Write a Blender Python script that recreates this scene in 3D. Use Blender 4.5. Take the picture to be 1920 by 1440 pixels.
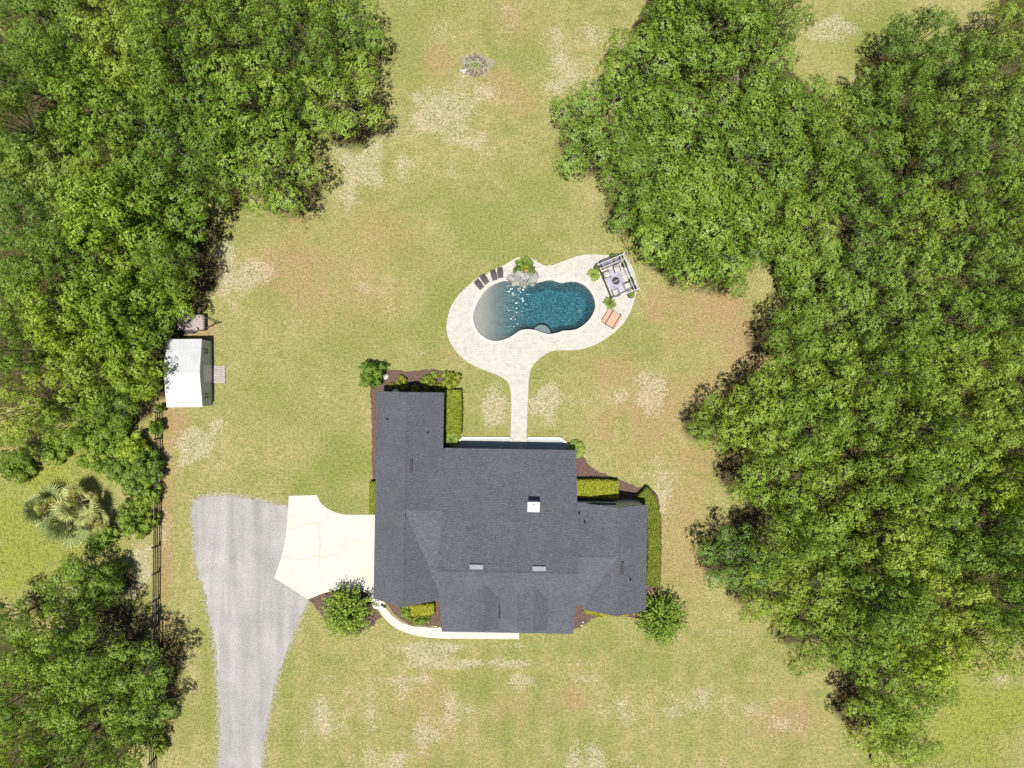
import bpy, math, random
import numpy as np
from mathutils import Vector, Matrix, geometry as mgeo

# ------------------------------------------------------------------ camera / light
S = 0.055            # metres per photograph pixel on the ground
H = 70.5             # flying height of the camera
scene = bpy.context.scene
for o in list(bpy.data.objects): bpy.data.objects.remove(o)
COL = scene.collection
cam_d = bpy.data.cameras.new('camera'); cam = bpy.data.objects.new('camera', cam_d); COL.objects.link(cam)
cam.location = (0, 0, H); cam.rotation_euler = (0, 0, 0)
cam_d.sensor_width = 36.0; cam_d.lens = 36.0 * H / (1920 * S); cam_d.clip_end = 6000; cam_d.clip_start = 0.5
scene.camera = cam
SUN_DIR = Vector((0.065, 0.215, -1.0)).normalized()       # the way the light travels
world = bpy.data.worlds.new('World'); scene.world = world; world.use_nodes = True
wn = world.node_tree.nodes; bg = wn['Background']
sky = wn.new('ShaderNodeTexSky'); sky.sky_type = 'NISHITA'; sky.sun_disc = False
sky.sun_elevation = math.asin(-SUN_DIR.z); sky.sun_rotation = math.radians(198)
world.node_tree.links.new(sky.outputs[0], bg.inputs[0]); bg.inputs[1].default_value = 0.055
sun_d = bpy.data.lights.new('sun', 'SUN'); sun = bpy.data.objects.new('sun', sun_d); COL.objects.link(sun)
sun_d.energy = 4.6; sun_d.angle = math.radians(0.53); sun_d.color = (1.0, 0.955, 0.88)
sun.rotation_euler = SUN_DIR.to_track_quat('-Z', 'Y').to_euler(); sun.location = (0, 0, 120)
scene.view_settings.view_transform = 'Standard'; scene.view_settings.look = 'None'
scene.view_settings.gamma = 1.0; scene.view_settings.exposure = 0.45
scene.render.engine = 'CYCLES'
try:
    scene.cycles.max_bounces = 3; scene.cycles.diffuse_bounces = 2; scene.cycles.transparent_max_bounces = 8
    scene.cycles.caustics_reflective = False; scene.cycles.caustics_refractive = False
except Exception: pass

random.seed(7); RNG = np.random.default_rng(11)
def P(px, py, h=0.0):
    k = S * (H - h) / H
    return ((px - 960) * k, -(py - 720) * k)
def PP(lst, h=0.0): return [P(a, b, h) for a, b in lst]

# ------------------------------------------------------------------ materials
def mat(name): 
    m = bpy.data.materials.new(name); m.use_nodes = True
    return m, m.node_tree.nodes, m.node_tree.links, m.node_tree.nodes['Principled BSDF']
def rgb(c): return (c[0], c[1], c[2], 1.0)
def ramp(n, l, src, stops):
    r = n.new('ShaderNodeValToRGB'); e = r.color_ramp.elements
    while len(e) < len(stops): e.new(0.5)
    for i, (p, c) in enumerate(stops):
        e[i].position = p; e[i].color = rgb(c) if len(c) == 3 else c
    l.new(src, r.inputs[0]); return r.outputs[0]
def noise(n, l, co, scale, detail=4, rough=0.6):
    t = n.new('ShaderNodeTexNoise'); t.inputs['Scale'].default_value = scale
    t.inputs['Detail'].default_value = detail; t.inputs['Roughness'].default_value = rough
    if co is not None: l.new(co, t.inputs['Vector'])
    return t.outputs['Fac']
def mixc(n, l, f, a, b, mode='MIX'):
    m = n.new('ShaderNodeMix'); m.data_type = 'RGBA'; m.blend_type = mode
    for s, v in ((0, f), (6, a), (7, b)):
        if hasattr(v, 'is_linked') or isinstance(v, bpy.types.NodeSocket): l.new(v, m.inputs[s])
        elif isinstance(v, (int, float)): m.inputs[s].default_value = v
        else: m.inputs[s].default_value = rgb(v)
    return m.outputs[2]
def math_(n, l, op, a, b=0.0, c=None, clamp=False):
    m = n.new('ShaderNodeMath'); m.operation = op; m.use_clamp = clamp
    for i, v in enumerate((a, b, c)):
        if v is None: continue
        if isinstance(v, bpy.types.NodeSocket): l.new(v, m.inputs[i])
        else: m.inputs[i].default_value = v
    return m.outputs[0]
def pos(n):
    return n.new('ShaderNodeNewGeometry').outputs['Position']
def objco(n): return n.new('ShaderNodeTexCoord').outputs['Object']
def bump(n, l, h, strength, dist, bs):
    b = n.new('ShaderNodeBump'); b.inputs['Strength'].default_value = strength; b.inputs['Distance'].default_value = dist
    l.new(h, b.inputs['Height']); l.new(b.outputs[0], bs.inputs['Normal'])
def simple(name, c, rough=0.7, var=0.15, scale=6.0, metal=0.0, bmp=0.15, spec=0.3):
    m, n, l, b = mat(name)
    f = noise(n, l, pos(n), scale, 5)
    lo = [x * (1 - var) for x in c]; hi = [min(1, x * (1 + var)) for x in c]
    l.new(ramp(n, l, f, [(0.3, lo), (0.7, hi)]), b.inputs['Base Color'])
    b.inputs['Roughness'].default_value = rough; b.inputs['Metallic'].default_value = metal
    b.inputs['Specular IOR Level'].default_value = spec
    if bmp: bump(n, l, noise(n, l, pos(n), scale * 4, 3), bmp, 0.02, b)
    return m
def leafmat(name, c1, c2, c3, trans=0.25, rough=0.5, hue=0.5):
    """c1..c3 dark to light leaves; each leaf picks one at random, each tree shifts a little"""
    m, n, l, b = mat(name)
    g = n.new('ShaderNodeNewGeometry'); oi = n.new('ShaderNodeObjectInfo')
    col = ramp(n, l, g.outputs['Random Per Island'], [(0.0, c1), (0.55, c2), (0.92, c3), (1.0, [min(1, x * 1.35) for x in c3])])
    hsv = n.new('ShaderNodeHueSaturation')
    l.new(math_(n, l, 'MULTIPLY_ADD', oi.outputs['Random'], -0.034, 0.514), hsv.inputs['Hue'])
    l.new(math_(n, l, 'MULTIPLY_ADD', oi.outputs['Random'], 0.46, 0.78), hsv.inputs['Value'])
    hsv.inputs['Saturation'].default_value = 1.0
    l.new(col, hsv.inputs['Color'])
    c = mixc(n, l, math_(n, l, 'MULTIPLY', g.outputs['Random Per Island'], hue), hsv.outputs[0], [0.170, 0.200, 0.034])
    l.new(c, b.inputs['Base Color']); b.inputs['Roughness'].default_value = rough
    b.inputs['Specular IOR Level'].default_value = 0.35
    tr = n.new('ShaderNodeBsdfTranslucent'); mx = n.new('ShaderNodeMixShader'); mx.inputs[0].default_value = trans
    l.new(mixc(n, l, 1.0, c, [1.5, 1.35, 0.7], 'MULTIPLY'), tr.inputs[0])
    l.new(b.outputs[0], mx.inputs[1]); l.new(tr.outputs[0], mx.inputs[2])
    l.new(mx.outputs[0], n['Material Output'].inputs[0])
    return m

M = {}
M['oak'] = leafmat('live_oak_leaf', (0.108, 0.181, 0.023), (0.195, 0.314, 0.038), (0.301, 0.434, 0.064), trans=.3, hue=0.12)
M['dark'] = leafmat('dark_leaf', (0.108, 0.178, 0.030), (0.190, 0.299, 0.049), (0.300, 0.426, 0.081), trans=.3, hue=0.06)
M['light'] = leafmat('light_leaf', (0.123, 0.197, 0.025), (0.218, 0.333, 0.040), (0.330, 0.454, 0.069), trans=.3, hue=0.14)
M['lime'] = leafmat('lime_leaf', (0.129, 0.214, 0.019), (0.225, 0.354, 0.033), (0.344, 0.480, 0.060), trans=.3, hue=0.14)
M['yellow'] = leafmat('yellow_hedge_leaf', (0.200, 0.245, 0.014), (0.360, 0.405, 0.028), (0.520, 0.510, 0.060), trans=0.3, hue=0.1)
M['hedge'] = leafmat('green_hedge_leaf', (0.150, 0.200, 0.014), (0.270, 0.330, 0.026), (0.420, 0.450, 0.055), trans=0.3, hue=0.2)
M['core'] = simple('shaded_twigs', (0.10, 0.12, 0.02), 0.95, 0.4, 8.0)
M['silver'] = leafmat('palmetto_leaf', (0.160, 0.205, 0.060), (0.300, 0.360, 0.120), (0.500, 0.540, 0.230), trans=0.12, hue=0.25)
M['bloom'] = leafmat('palm_bloom', (0.30, 0.26, 0.06), (0.45, 0.40, 0.12), (0.60, 0.54, 0.22), hue=0.1)
M['flower'] = leafmat('small_bloom', (0.40, 0.12, 0.04), (0.55, 0.30, 0.08), (0.60, 0.45, 0.15), hue=0.0)
M['bark'] = simple('grey_bark', (0.17, 0.15, 0.12), 0.9, 0.35, 3.0, bmp=0.5)
M['roof'] = None
M['siding'] = simple('pale_siding', (0.55, 0.56, 0.56), 0.6, 0.06, 2.0)
M['white'] = simple('white_paint', (0.66, 0.66, 0.66), 0.5, 0.04, 3.0, bmp=0.05)
M['glass'] = simple('window_glass', (0.03, 0.035, 0.045), 0.08, 0.1, 1.0, bmp=0.0, spec=0.6)
M['dmetal'] = simple('dark_metal', (0.045, 0.042, 0.045), 0.75, 0.2, 8.0, bmp=0.05)
M['gmetal'] = simple('grey_metal', (0.24, 0.24, 0.26), 0.7, 0.1, 8.0, metal=0.0, bmp=0.05)
M['lmetal'] = simple('light_metal', (0.42, 0.41, 0.42), 0.6, 0.1, 8.0, metal=0.0, bmp=0.05)
M['black'] = simple('black_plastic', (0.018, 0.018, 0.02), 0.5, 0.2, 6.0)
M['greyfab'] = simple('dark_grey_wicker', (0.085, 0.075, 0.085), 0.85, 0.25, 14.0, bmp=0.4)
M['sofafab'] = simple('grey_cushion', (0.20, 0.20, 0.21), 0.9, 0.15, 10.0)
M['cream'] = simple('cream_cushion', (0.48, 0.47, 0.44), 0.9, 0.08, 10.0)
M['pink'] = simple('salmon_fabric', (0.47, 0.305, 0.225), 0.9, 0.08, 7.0)
M['pinkd'] = simple('darker_salmon_fabric', (0.42, 0.25, 0.18), 0.9, 0.08, 7.0)  # deeper salmon tone for the foot cushion
M['rug'] = simple('lavender_rug', (0.36, 0.355, 0.42), 0.95, 0.10, 5.0)
M['wood'] = simple('weathered_plank', (0.36, 0.30, 0.28), 0.85, 0.22, 5.0, bmp=0.4)
M['fence'] = simple('black_stained_board', (0.035, 0.032, 0.032), 0.8, 0.4, 3.0, bmp=0.3)
M['fencel'] = simple('sunlit_grey_board', (0.20, 0.185, 0.17), 0.85, 0.3, 3.0, bmp=0.3)  # lighter wooden rails, the sun's reflection put into the colour
M['mulch'] = simple('brown_mulch', (0.115, 0.075, 0.058), 0.95, 0.55, 9.0, bmp=0.9)
M['rock'] = simple('grey_rock', (0.30, 0.30, 0.27), 0.85, 0.35, 2.4, bmp=0.8)
M['stone'] = simple('pit_stone', (0.22, 0.175, 0.125), 0.9, 0.35, 6.0, bmp=0.6)
M['ash'] = simple('pale_ash', (0.25, 0.225, 0.165), 0.95, 0.35, 3.0, bmp=0.4)
M['patio'] = simple('patio_concrete', (0.36, 0.38, 0.37), 0.8, 0.06, 1.5)
M['step'] = simple('slate_plaster', (0.19, 0.20, 0.205), 0.7, 0.1, 3.0)
M['shedwall'] = simple('shed_siding', (0.46, 0.50, 0.48), 0.7, 0.06, 3.0)
M['teal'] = simple('teal_sheet', (0.012, 0.09, 0.085), 0.5, 0.15, 2.0)
M['rust'] = simple('rusty_steel', (0.10, 0.075, 0.06), 0.7, 0.4, 5.0)
M['crack'] = simple('crack_filler', (0.33, 0.28, 0.22), 0.95, 0.2, 5.0, bmp=0)
M['rubber'] = simple('rubber', (0.02, 0.02, 0.02), 0.9, 0.2, 5.0)

def roof_mat():
    m, n, l, b = mat('charcoal_shingle'); co = objco(n)
    br = n.new('ShaderNodeTexBrick'); l.new(co, br.inputs['Vector'])
    br.inputs['Scale'].default_value = 1.0; br.inputs['Brick Width'].default_value = 0.33; br.inputs['Row Height'].default_value = 0.145
    br.inputs['Mortar Size'].default_value = 0.012; br.inputs['Bias'].default_value = 0.0
    br.inputs['Color1'].default_value = rgb((0.082, 0.087, 0.105)); br.inputs['Color2'].default_value = rgb((0.130, 0.136, 0.160))
    br.inputs['Mortar'].default_value = rgb((0.055, 0.056, 0.064))
    c = mixc(n, l, noise(n, l, co, 11, 4, 0.8), br.outputs[0], [0.120, 0.125, 0.146])
    sp = ramp(n, l, noise(n, l, co, 9.0, 2, 0.9), [(0.36, (0.62, 0.62, 0.62)), (0.64, (1.18, 1.18, 1.18))])
    c = mixc(n, l, 1.0, c, sp, 'MULTIPLY')
    st = ramp(n, l, noise(n, l, co, 0.35, 4), [(0.35, (0.95, 0.95, 0.96)), (0.65, (1.05, 1.05, 1.04))])
    c = mixc(n, l, 1.0, c, st, 'MULTIPLY')
    l.new(c, b.inputs['Base Color']); b.inputs['Roughness'].default_value = 0.9; b.inputs['Specular IOR Level'].default_value = 0.2
    bump(n, l, br.outputs['Fac'], 0.4, -0.02, b); return m
M['roof'] = roof_mat()
def shedroof_mat():
    m, n, l, b = mat('white_sheet_metal'); co = pos(n)
    w = n.new('ShaderNodeTexWave'); w.inputs['Scale'].default_value = 1.1; l.new(co, w.inputs['Vector'])
    l.new(ramp(n, l, noise(n, l, co, 1.3, 5), [(0.3, (0.41, 0.425, 0.44)), (0.7, (0.49, 0.50, 0.51))]), b.inputs['Base Color'])
    b.inputs['Roughness'].default_value = 0.45
    bump(n, l, w.outputs['Fac'], 0.25, 0.03, b); return m
M['shedroof'] = shedroof_mat()
def paver_mat():
    m, n, l, b = mat('cream_paver'); co = pos(n)
    br = n.new('ShaderNodeTexBrick'); l.new(co, br.inputs['Vector']); br.inputs['Scale'].default_value = 1.0
    br.inputs['Brick Width'].default_value = 0.42; br.inputs['Row Height'].default_value = 0.24; br.inputs['Mortar Size'].default_value = 0.012
    br.inputs['Color1'].default_value = rgb((0.425, 0.41, 0.37)); br.inputs['Color2'].default_value = rgb((0.50, 0.475, 0.42)); br.inputs['Mortar'].default_value = rgb((0.37, 0.355, 0.33))
    sp = ramp(n, l, noise(n, l, co, 2.2, 5, 0.75), [(0.30, (0.80, 0.81, 0.85)), (0.50, (1.0, 1.0, 1.0)), (0.75, (1.05, 1.02, 0.97))])
    c = mixc(n, l, 1.0, br.outputs[0], sp, 'MULTIPLY')
    c = mixc(n, l, 1.0, c, ramp(n, l, noise(n, l, co, 6.0, 3, 0.8), [(0.30, (0.72, 0.72, 0.76)), (0.44, (1.0, 1.0, 1.0)), (0.8, (1.04, 1.03, 1.0))]), 'MULTIPLY')
    l.new(c, b.inputs['Base Color']); b.inputs['Roughness'].default_value = 0.85
    bump(n, l, br.outputs['Fac'], 0.4, -0.01, b); return m
M['paver'] = paver_mat()
M['coping'] = simple('coping_stone', (0.46, 0.455, 0.42), 0.75, 0.10, 3.0)
def concrete_mat():
    m, n, l, b = mat('pale_concrete'); co = pos(n)
    c = ramp(n, l, noise(n, l, co, 0.5, 6, 0.65), [(0.3, (0.455, 0.445, 0.385)), (0.55, (0.515, 0.505, 0.44)), (0.75, (0.50, 0.48, 0.43))])
    c = mixc(n, l, 1.0, c, ramp(n, l, noise(n, l, co, 9, 3), [(0.3, (0.95, 0.95, 0.95)), (0.7, (1.03, 1.03, 1.03))]), 'MULTIPLY')
    l.new(c, b.inputs['Base Color']); b.inputs['Roughness'].default_value = 0.85
    bump(n, l, noise(n, l, co, 25, 3), 0.1, 0.01, b); return m
M['concrete'] = concrete_mat()
def gravel_mat():
    m, n, l, b = mat('grey_gravel'); co = pos(n)
    c = ramp(n, l, noise(n, l, co, 0.35, 7, 0.7), [(0.28, (0.265, 0.260, 0.252)), (0.5, (0.318, 0.310, 0.298)), (0.72, (0.37, 0.357, 0.338))])
    mp = n.new('ShaderNodeMapping'); mp.inputs['Scale'].default_value = (1.0, 0.09, 1.0); l.new(co, mp.inputs[0])
    tr = ramp(n, l, noise(n, l, mp.outputs[0], 0.75, 3), [(0.35, (0.84, 0.84, 0.85)), (0.65, (1.1, 1.1, 1.09))])
    c = mixc(n, l, 1.0, c, tr, 'MULTIPLY')
    c = mixc(n, l, 1.0, c, ramp(n, l, noise(n, l, co, 6.5, 3, 0.8), [(0.3, (0.72, 0.72, 0.73)), (0.7, (1.22, 1.22, 1.2))]), 'MULTIPLY')
    l.new(c, b.inputs['Base Color']); b.inputs['Roughness'].default_value = 0.95
    bump(n, l, noise(n, l, co, 12, 3, 0.8), 0.6, 0.03, b); return m
M['gravel'] = gravel_mat()
def ground_mat():
    m, n, l, b = mat('lawn_ground'); co = pos(n)
    a1 = n.new('ShaderNodeAttribute'); a1.attribute_name = 'mask'; a2 = n.new('ShaderNodeAttribute'); a2.attribute_name = 'mask2'
    s1 = n.new('ShaderNodeSeparateColor'); l.new(a1.outputs['Color'], s1.inputs[0])
    s2 = n.new('ShaderNodeSeparateColor'); l.new(a2.outputs['Color'], s2.inputs[0])
    nb = noise(n, l, co, 0.16, 5, 0.62); nm = noise(n, l, co, 0.9, 5, 0.65); nf = noise(n, l, co, 4.2, 4, 0.75); nx = noise(n, l, co, 9.0, 3, 0.8)
    c = ramp(n, l, nb, [(0.32, (0.208, 0.220, 0.070)), (0.48, (0.260, 0.245, 0.096)), (0.64, (0.292, 0.264, 0.120))])
    c = mixc(n, l, 1.0, c, ramp(n, l, nm, [(0.30, (0.80, 0.86, 0.72)), (0.5, (1.0, 1.0, 1.0)), (0.70, (1.17, 1.12, 1.22))]), 'MULTIPLY')
    # greener and browner turf
    g = math_(n, l, 'MULTIPLY', s1.outputs[0], math_(n, l, 'MULTIPLY_ADD', nm, 1.6, 0.1), clamp=True)
    c = mixc(n, l, g, c, [0.182, 0.212, 0.056])
    t = math_(n, l, 'MULTIPLY', s1.outputs[2], math_(n, l, 'MULTIPLY_ADD', nm, 1.6, 0.15), clamp=True)
    c = mixc(n, l, t, c, [0.300, 0.210, 0.112])
    lu = math_(n, l, 'MULTIPLY', s2.outputs[2], math_(n, l, 'MULTIPLY_ADD', nm, 1.4, 0.25), clamp=True)
    c = mixc(n, l, lu, c, [0.215, 0.245, 0.050])
    # pale dead thatch: speckles whose density follows the patch
    thr = math_(n, l, 'MULTIPLY_ADD', s1.outputs[1], -0.36, 0.80)
    mixn = math_(n, l, 'ADD', math_(n, l, 'MULTIPLY', nx, 0.36), math_(n, l, 'MULTIPLY_ADD', nm, 0.26, math_(n, l, 'MULTIPLY', nf, 0.44)))
    pale = math_(n, l, 'MULTIPLY', math_(n, l, 'SUBTRACT', mixn, thr), 8.0, clamp=True)
    c = mixc(n, l, math_(n, l, 'MULTIPLY', pale, 0.58), c, [0.430, 0.378, 0.290])
    # gravel dust close to the drive
    du = math_(n, l, 'MULTIPLY', math_(n, l, 'ADD', s2.outputs[1], math_(n, l, 'MULTIPLY_ADD', nf, 1.6, -1.15)), 3.0, clamp=True)
    c = mixc(n, l, du, c, [0.29, 0.28, 0.26])
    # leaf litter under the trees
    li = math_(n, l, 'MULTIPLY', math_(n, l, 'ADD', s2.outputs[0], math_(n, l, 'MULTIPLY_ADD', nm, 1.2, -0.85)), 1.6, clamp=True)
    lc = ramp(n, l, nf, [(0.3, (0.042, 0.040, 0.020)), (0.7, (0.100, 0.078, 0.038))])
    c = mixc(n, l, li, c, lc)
    fine = ramp(n, l, nf, [(0.36, (0.68, 0.71, 0.62)), (0.5, (1.0, 1.0, 1.0)), (0.66, (1.32, 1.27, 1.30))])
    c = mixc(n, l, 1.0, c, fine, 'MULTIPLY')
    c = mixc(n, l, 1.0, c, ramp(n, l, nx, [(0.38, (0.80, 0.82, 0.76)), (0.62, (1.20, 1.18, 1.18))]), 'MULTIPLY')
    l.new(c, b.inputs['Base Color']); b.inputs['Roughness'].default_value = 1.0; b.inputs['Specular IOR Level'].default_value = 0.08
    bump(n, l, math_(n, l, 'ADD', nf, math_(n, l, 'MULTIPLY', nx, 0.6)), 0.55, 0.10, b); return m
M['ground'] = ground_mat()
def blade_mat():
    m, n, l, b = mat('grass_blade')
    a = n.new('ShaderNodeAttribute'); a.attribute_name = 'tint'; g = n.new('ShaderNodeNewGeometry')
    c = mixc(n, l, 1.0, a.outputs['Color'], ramp(n, l, g.outputs['Random Per Island'], [(0, (0.75, 0.8, 0.7)), (1, (1.25, 1.2, 1.2))]), 'MULTIPLY')
    l.new(c, b.inputs['Base Color']); b.inputs['Roughness'].default_value = 0.9; b.inputs['Specular IOR Level'].default_value = 0.1; return m
M['blade'] = blade_mat()
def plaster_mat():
    m, n, l, b = mat('caustic_plaster'); co = pos(n)
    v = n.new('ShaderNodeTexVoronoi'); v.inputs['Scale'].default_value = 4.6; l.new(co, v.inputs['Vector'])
    c = ramp(n, l, v.outputs['Distance'], [(0.08, (0.32, 0.37, 0.36)), (0.35, (0.150, 0.20, 0.21)), (0.75, (0.07, 0.105, 0.12))])  # bright cells imitate caustic light on the pool floor
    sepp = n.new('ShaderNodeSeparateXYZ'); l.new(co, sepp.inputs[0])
    # beach end in plain sand plaster, deep end with painted caustic light cells
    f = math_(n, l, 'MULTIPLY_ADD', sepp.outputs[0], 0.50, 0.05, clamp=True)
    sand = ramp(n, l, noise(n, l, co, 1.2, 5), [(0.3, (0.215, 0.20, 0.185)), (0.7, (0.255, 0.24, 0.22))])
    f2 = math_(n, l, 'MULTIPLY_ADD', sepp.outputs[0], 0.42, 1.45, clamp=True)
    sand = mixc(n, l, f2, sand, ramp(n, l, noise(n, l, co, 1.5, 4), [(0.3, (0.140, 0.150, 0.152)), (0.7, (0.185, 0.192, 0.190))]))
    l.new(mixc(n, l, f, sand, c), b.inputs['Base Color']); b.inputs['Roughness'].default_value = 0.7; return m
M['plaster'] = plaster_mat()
def water_mat():
    m, n, l, b = mat('pool_water'); out = n['Material Output']
    tr = n.new('ShaderNodeBsdfTransparent'); gl = n.new('ShaderNodeBsdfGlossy'); gl.inputs['Roughness'].default_value = 0.17
    fr = n.new('ShaderNodeFresnel'); fr.inputs[0].default_value = 1.33
    mx = n.new('ShaderNodeMixShader'); l.new(fr.outputs[0], mx.inputs[0]); l.new(tr.outputs[0], mx.inputs[1]); l.new(gl.outputs[0], mx.inputs[2])
    l.new(mx.outputs[0], out.inputs[0])
    va = n.new('ShaderNodeVolumeAbsorption'); va.inputs[0].default_value = rgb((0.24, 0.72, 0.80)); va.inputs[1].default_value = 0.60
    l.new(va.outputs[0], out.inputs['Volume']); n.remove(b); return m
M['water'] = water_mat()

# ------------------------------------------------------------------ mesh helpers
class MB:
    def __init__(s): s.v = []; s.f = []
    def add(s, vs, fs):
        b = len(s.v); s.v += [tuple(v) for v in vs]; s.f += [tuple(i + b for i in f) for f in fs]
    def box(s, c, d, rz=0.0, taper=1.0, ry=0.0, rx=0.0):
        R = Matrix.Rotation(rz, 3, 'Z') @ Matrix.Rotation(ry, 3, 'Y') @ Matrix.Rotation(rx, 3, 'X'); vs = []
        for z in (-1, 1):
            k = taper if z > 0 else 1
            for x, y in ((-1, -1), (1, -1), (1, 1), (-1, 1)):
                vs.append(Vector(c) + R @ Vector((x * d[0] / 2 * k, y * d[1] / 2 * k, z * d[2] / 2)))
        s.add(vs, [(3, 2, 1, 0), (4, 5, 6, 7), (0, 1, 5, 4), (1, 2, 6, 5), (2, 3, 7, 6), (3, 0, 4, 7)]); return s
    def rbox(s, c, d, r=0.05, rz=0.0, ry=0.0, rx=0.0):
        """box with chamfered edges"""
        R = Matrix.Rotation(rz, 3, 'Z') @ Matrix.Rotation(ry, 3, 'Y') @ Matrix.Rotation(rx, 3, 'X')
        X, Y, Z = d[0] / 2, d[1] / 2, d[2] / 2; r = min(r, X * .9, Y * .9, Z * .9)
        def ring(ix, z):
            x, y = X - ix, Y - ix; q = r
            return [(-x + q, -y, z), (x - q, -y, z), (x, -y + q, z), (x, y - q, z), (x - q, y, z), (-x + q, y, z), (-x, y - q, z), (-x, -y + q, z)]
        vs = ring(r, -Z) + ring(0, -Z + r) + ring(0, Z - r) + ring(r, Z); fs = [tuple(range(7, -1, -1)), tuple(range(24, 32))]
        for k in range(3):
            for i in range(8):
                j = (i + 1) % 8; fs.append((k * 8 + i, k * 8 + j, k * 8 + 8 + j, k * 8 + 8 + i))
        s.add([Vector(c) + R @ Vector(v) for v in vs], fs); return s
    def tube(s, pts, rad, n=6, cap=True):
        pts = [Vector(p) for p in pts]
        if not isinstance(rad, (list, tuple)): rad = [rad] * len(pts)
        vs = []; up = Vector((0.13, 0.31, 1)).normalized()
        for i, p in enumerate(pts):
            t = (pts[min(i + 1, len(pts) - 1)] - pts[max(i - 1, 0)]).normalized()
            a = t.cross(up)
            if a.length < 1e-3: a = t.cross(Vector((1, 0, 0)))
            a.normalize(); b = t.cross(a)
            for k in range(n):
                th = 2 * math.pi * k / n; vs.append(p + (a * math.cos(th) + b * math.sin(th)) * rad[i])
        fs = []
        for i in range(len(pts) - 1):
            for k in range(n):
                j = (k + 1) % n; fs.append((i * n + k, i * n + n + k, i * n + n + j, i * n + j))
        if cap: fs.append(tuple(range(n))); fs.append(tuple(reversed(range((len(pts) - 1) * n, len(pts) * n))))
        s.add(vs, fs); return s
    def lathe(s, prof, c=(0, 0, 0), n=20):
        vs = []; fs = []
        for r, z in prof:
            for k in range(n):
                th = 2 * math.pi * k / n; vs.append((c[0] + r * math.cos(th), c[1] + r * math.sin(th), c[2] + z))
        for i in range(len(prof) - 1):
            for k in range(n):
                j = (k + 1) % n; fs.append((i * n + k, i * n + j, i * n + n + j, i * n + n + k))
        fs.append(tuple(reversed(range(n)))); fs.append(tuple(range((len(prof) - 1) * n, len(prof) * n)))
        s.add(vs, fs); return s
    def sheet(s, outer, z0, z1, holes=()):
        """flat slab with optional holes: top at z1, sides down to z0"""
        loops = [[Vector((x, y, 0)) for x, y in outer]] + [[Vector((x, y, 0)) for x, y in h] for h in holes]
        tris = mgeo.tessellate_polygon(loops); flat = [p for lp in loops for p in lp]
        b = len(s.v); s.v += [(p.x, p.y, z1) for p in flat]
        for t in tris:
            a, bb, c = (flat[i] for i in t)
            if (bb - a).cross(c - a).z < 0: t = (t[0], t[2], t[1])
            s.f.append(tuple(i + b for i in t))
        for lp in loops:
            m = len(lp); area = sum(lp[i].x * lp[(i + 1) % m].y - lp[(i + 1) % m].x * lp[i].y for i in range(m))
            q = lp if area > 0 else lp[::-1]
            if lp is not loops[0]: q = q[::-1]
            vs = [(p.x, p.y, z0) for p in q] + [(p.x, p.y, z1 - 0.0005) for p in q]
            s.add(vs, [(i, (i + 1) % m, m + (i + 1) % m, m + i) for i in range(m)])
        return s
    def rock(s, c, d, seed, sub=2, rz=0.0, rough=0.25):
        r = np.random.default_rng(seed); nu, nv = 9, 6; vs = []
        amp = r.normal(0, 1, (4, 3)); ph = r.uniform(0, 6, 4)
        for i in range(nv):
            th = math.pi * (i + 0.5) / nv
            for k in range(nu):
                p = 2 * math.pi * k / nu; u = np.array([math.sin(th) * math.cos(p), math.sin(th) * math.sin(p), math.cos(th)])
                f = 1 + rough * sum(math.sin(2.2 * float(amp[q] @ u) + ph[q]) for q in range(4)) * 0.4 + r.normal(0, rough * 0.18)
                x, y, z = u * f; ca, sa = math.cos(rz), math.sin(rz)
                x, y = x * d[0] / 2, y * d[1] / 2
                vs.append((c[0] + x * ca - y * sa, c[1] + x * sa + y * ca, c[2] + z * d[2] / 2))
        fs = []
        for i in range(nv - 1):
            for k in range(nu):
                j = (k + 1) % nu; fs.append((i * nu + k, i * nu + nu + k, i * nu + nu + j, i * nu + j))
        fs.append(tuple(range(nu))); fs.append(tuple(reversed(range((nv - 1) * nu, nv * nu))))
        s.add(vs, fs); return s
    def mesh(s, name, m=None, smooth=False):
        me = bpy.data.meshes.new(name); me.from_pydata(s.v, [], s.f); me.update()
        if m is not None: me.materials.append(m)
        if smooth: me.polygons.foreach_set('use_smooth', [True] * len(me.polygons))
        return me
def npmesh(name, V, F, m=None):
    """V (n,3), F (m,k) numpy"""
    me = bpy.data.meshes.new(name); k = F.shape[1]
    me.vertices.add(len(V)); me.vertices.foreach_set('co', V.astype(np.float32).ravel())
    me.loops.add(F.size); me.loops.foreach_set('vertex_index', F.astype(np.int32).ravel())
    me.polygons.add(len(F)); me.polygons.foreach_set('loop_start', np.arange(0, F.size, k, dtype=np.int32))
    me.update(calc_edges=True)
    if m is not None: me.materials.append(m)
    return me
def link(name, me, parent=None, loc=(0, 0, 0), rz=0.0, **props):
    o = bpy.data.objects.new(name, me); COL.objects.link(o); o.location = loc; o.rotation_euler = (0, 0, rz)
    if parent is not None: o.parent = parent
    for k, v in props.items():
        if v: o[k] = v
    return o
def thing(name, label, category, loc=(0, 0, 0), rz=0.0, group=None):
    return link(name, None, None, loc, rz, label=label, category=category, group=group)
def part(name, mb, m, parent, smooth=False, loc=(0, 0, 0), rz=0.0, **props):
    return link(name, mb.mesh(name, M[m], smooth), parent, loc, rz, **props)
def copy_tree(o, parent=None):
    c = o.copy(); COL.objects.link(c); c.parent = parent
    for ch in [q for q in bpy.data.objects if q.parent == o]: copy_tree(ch, c)
    return c
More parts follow.
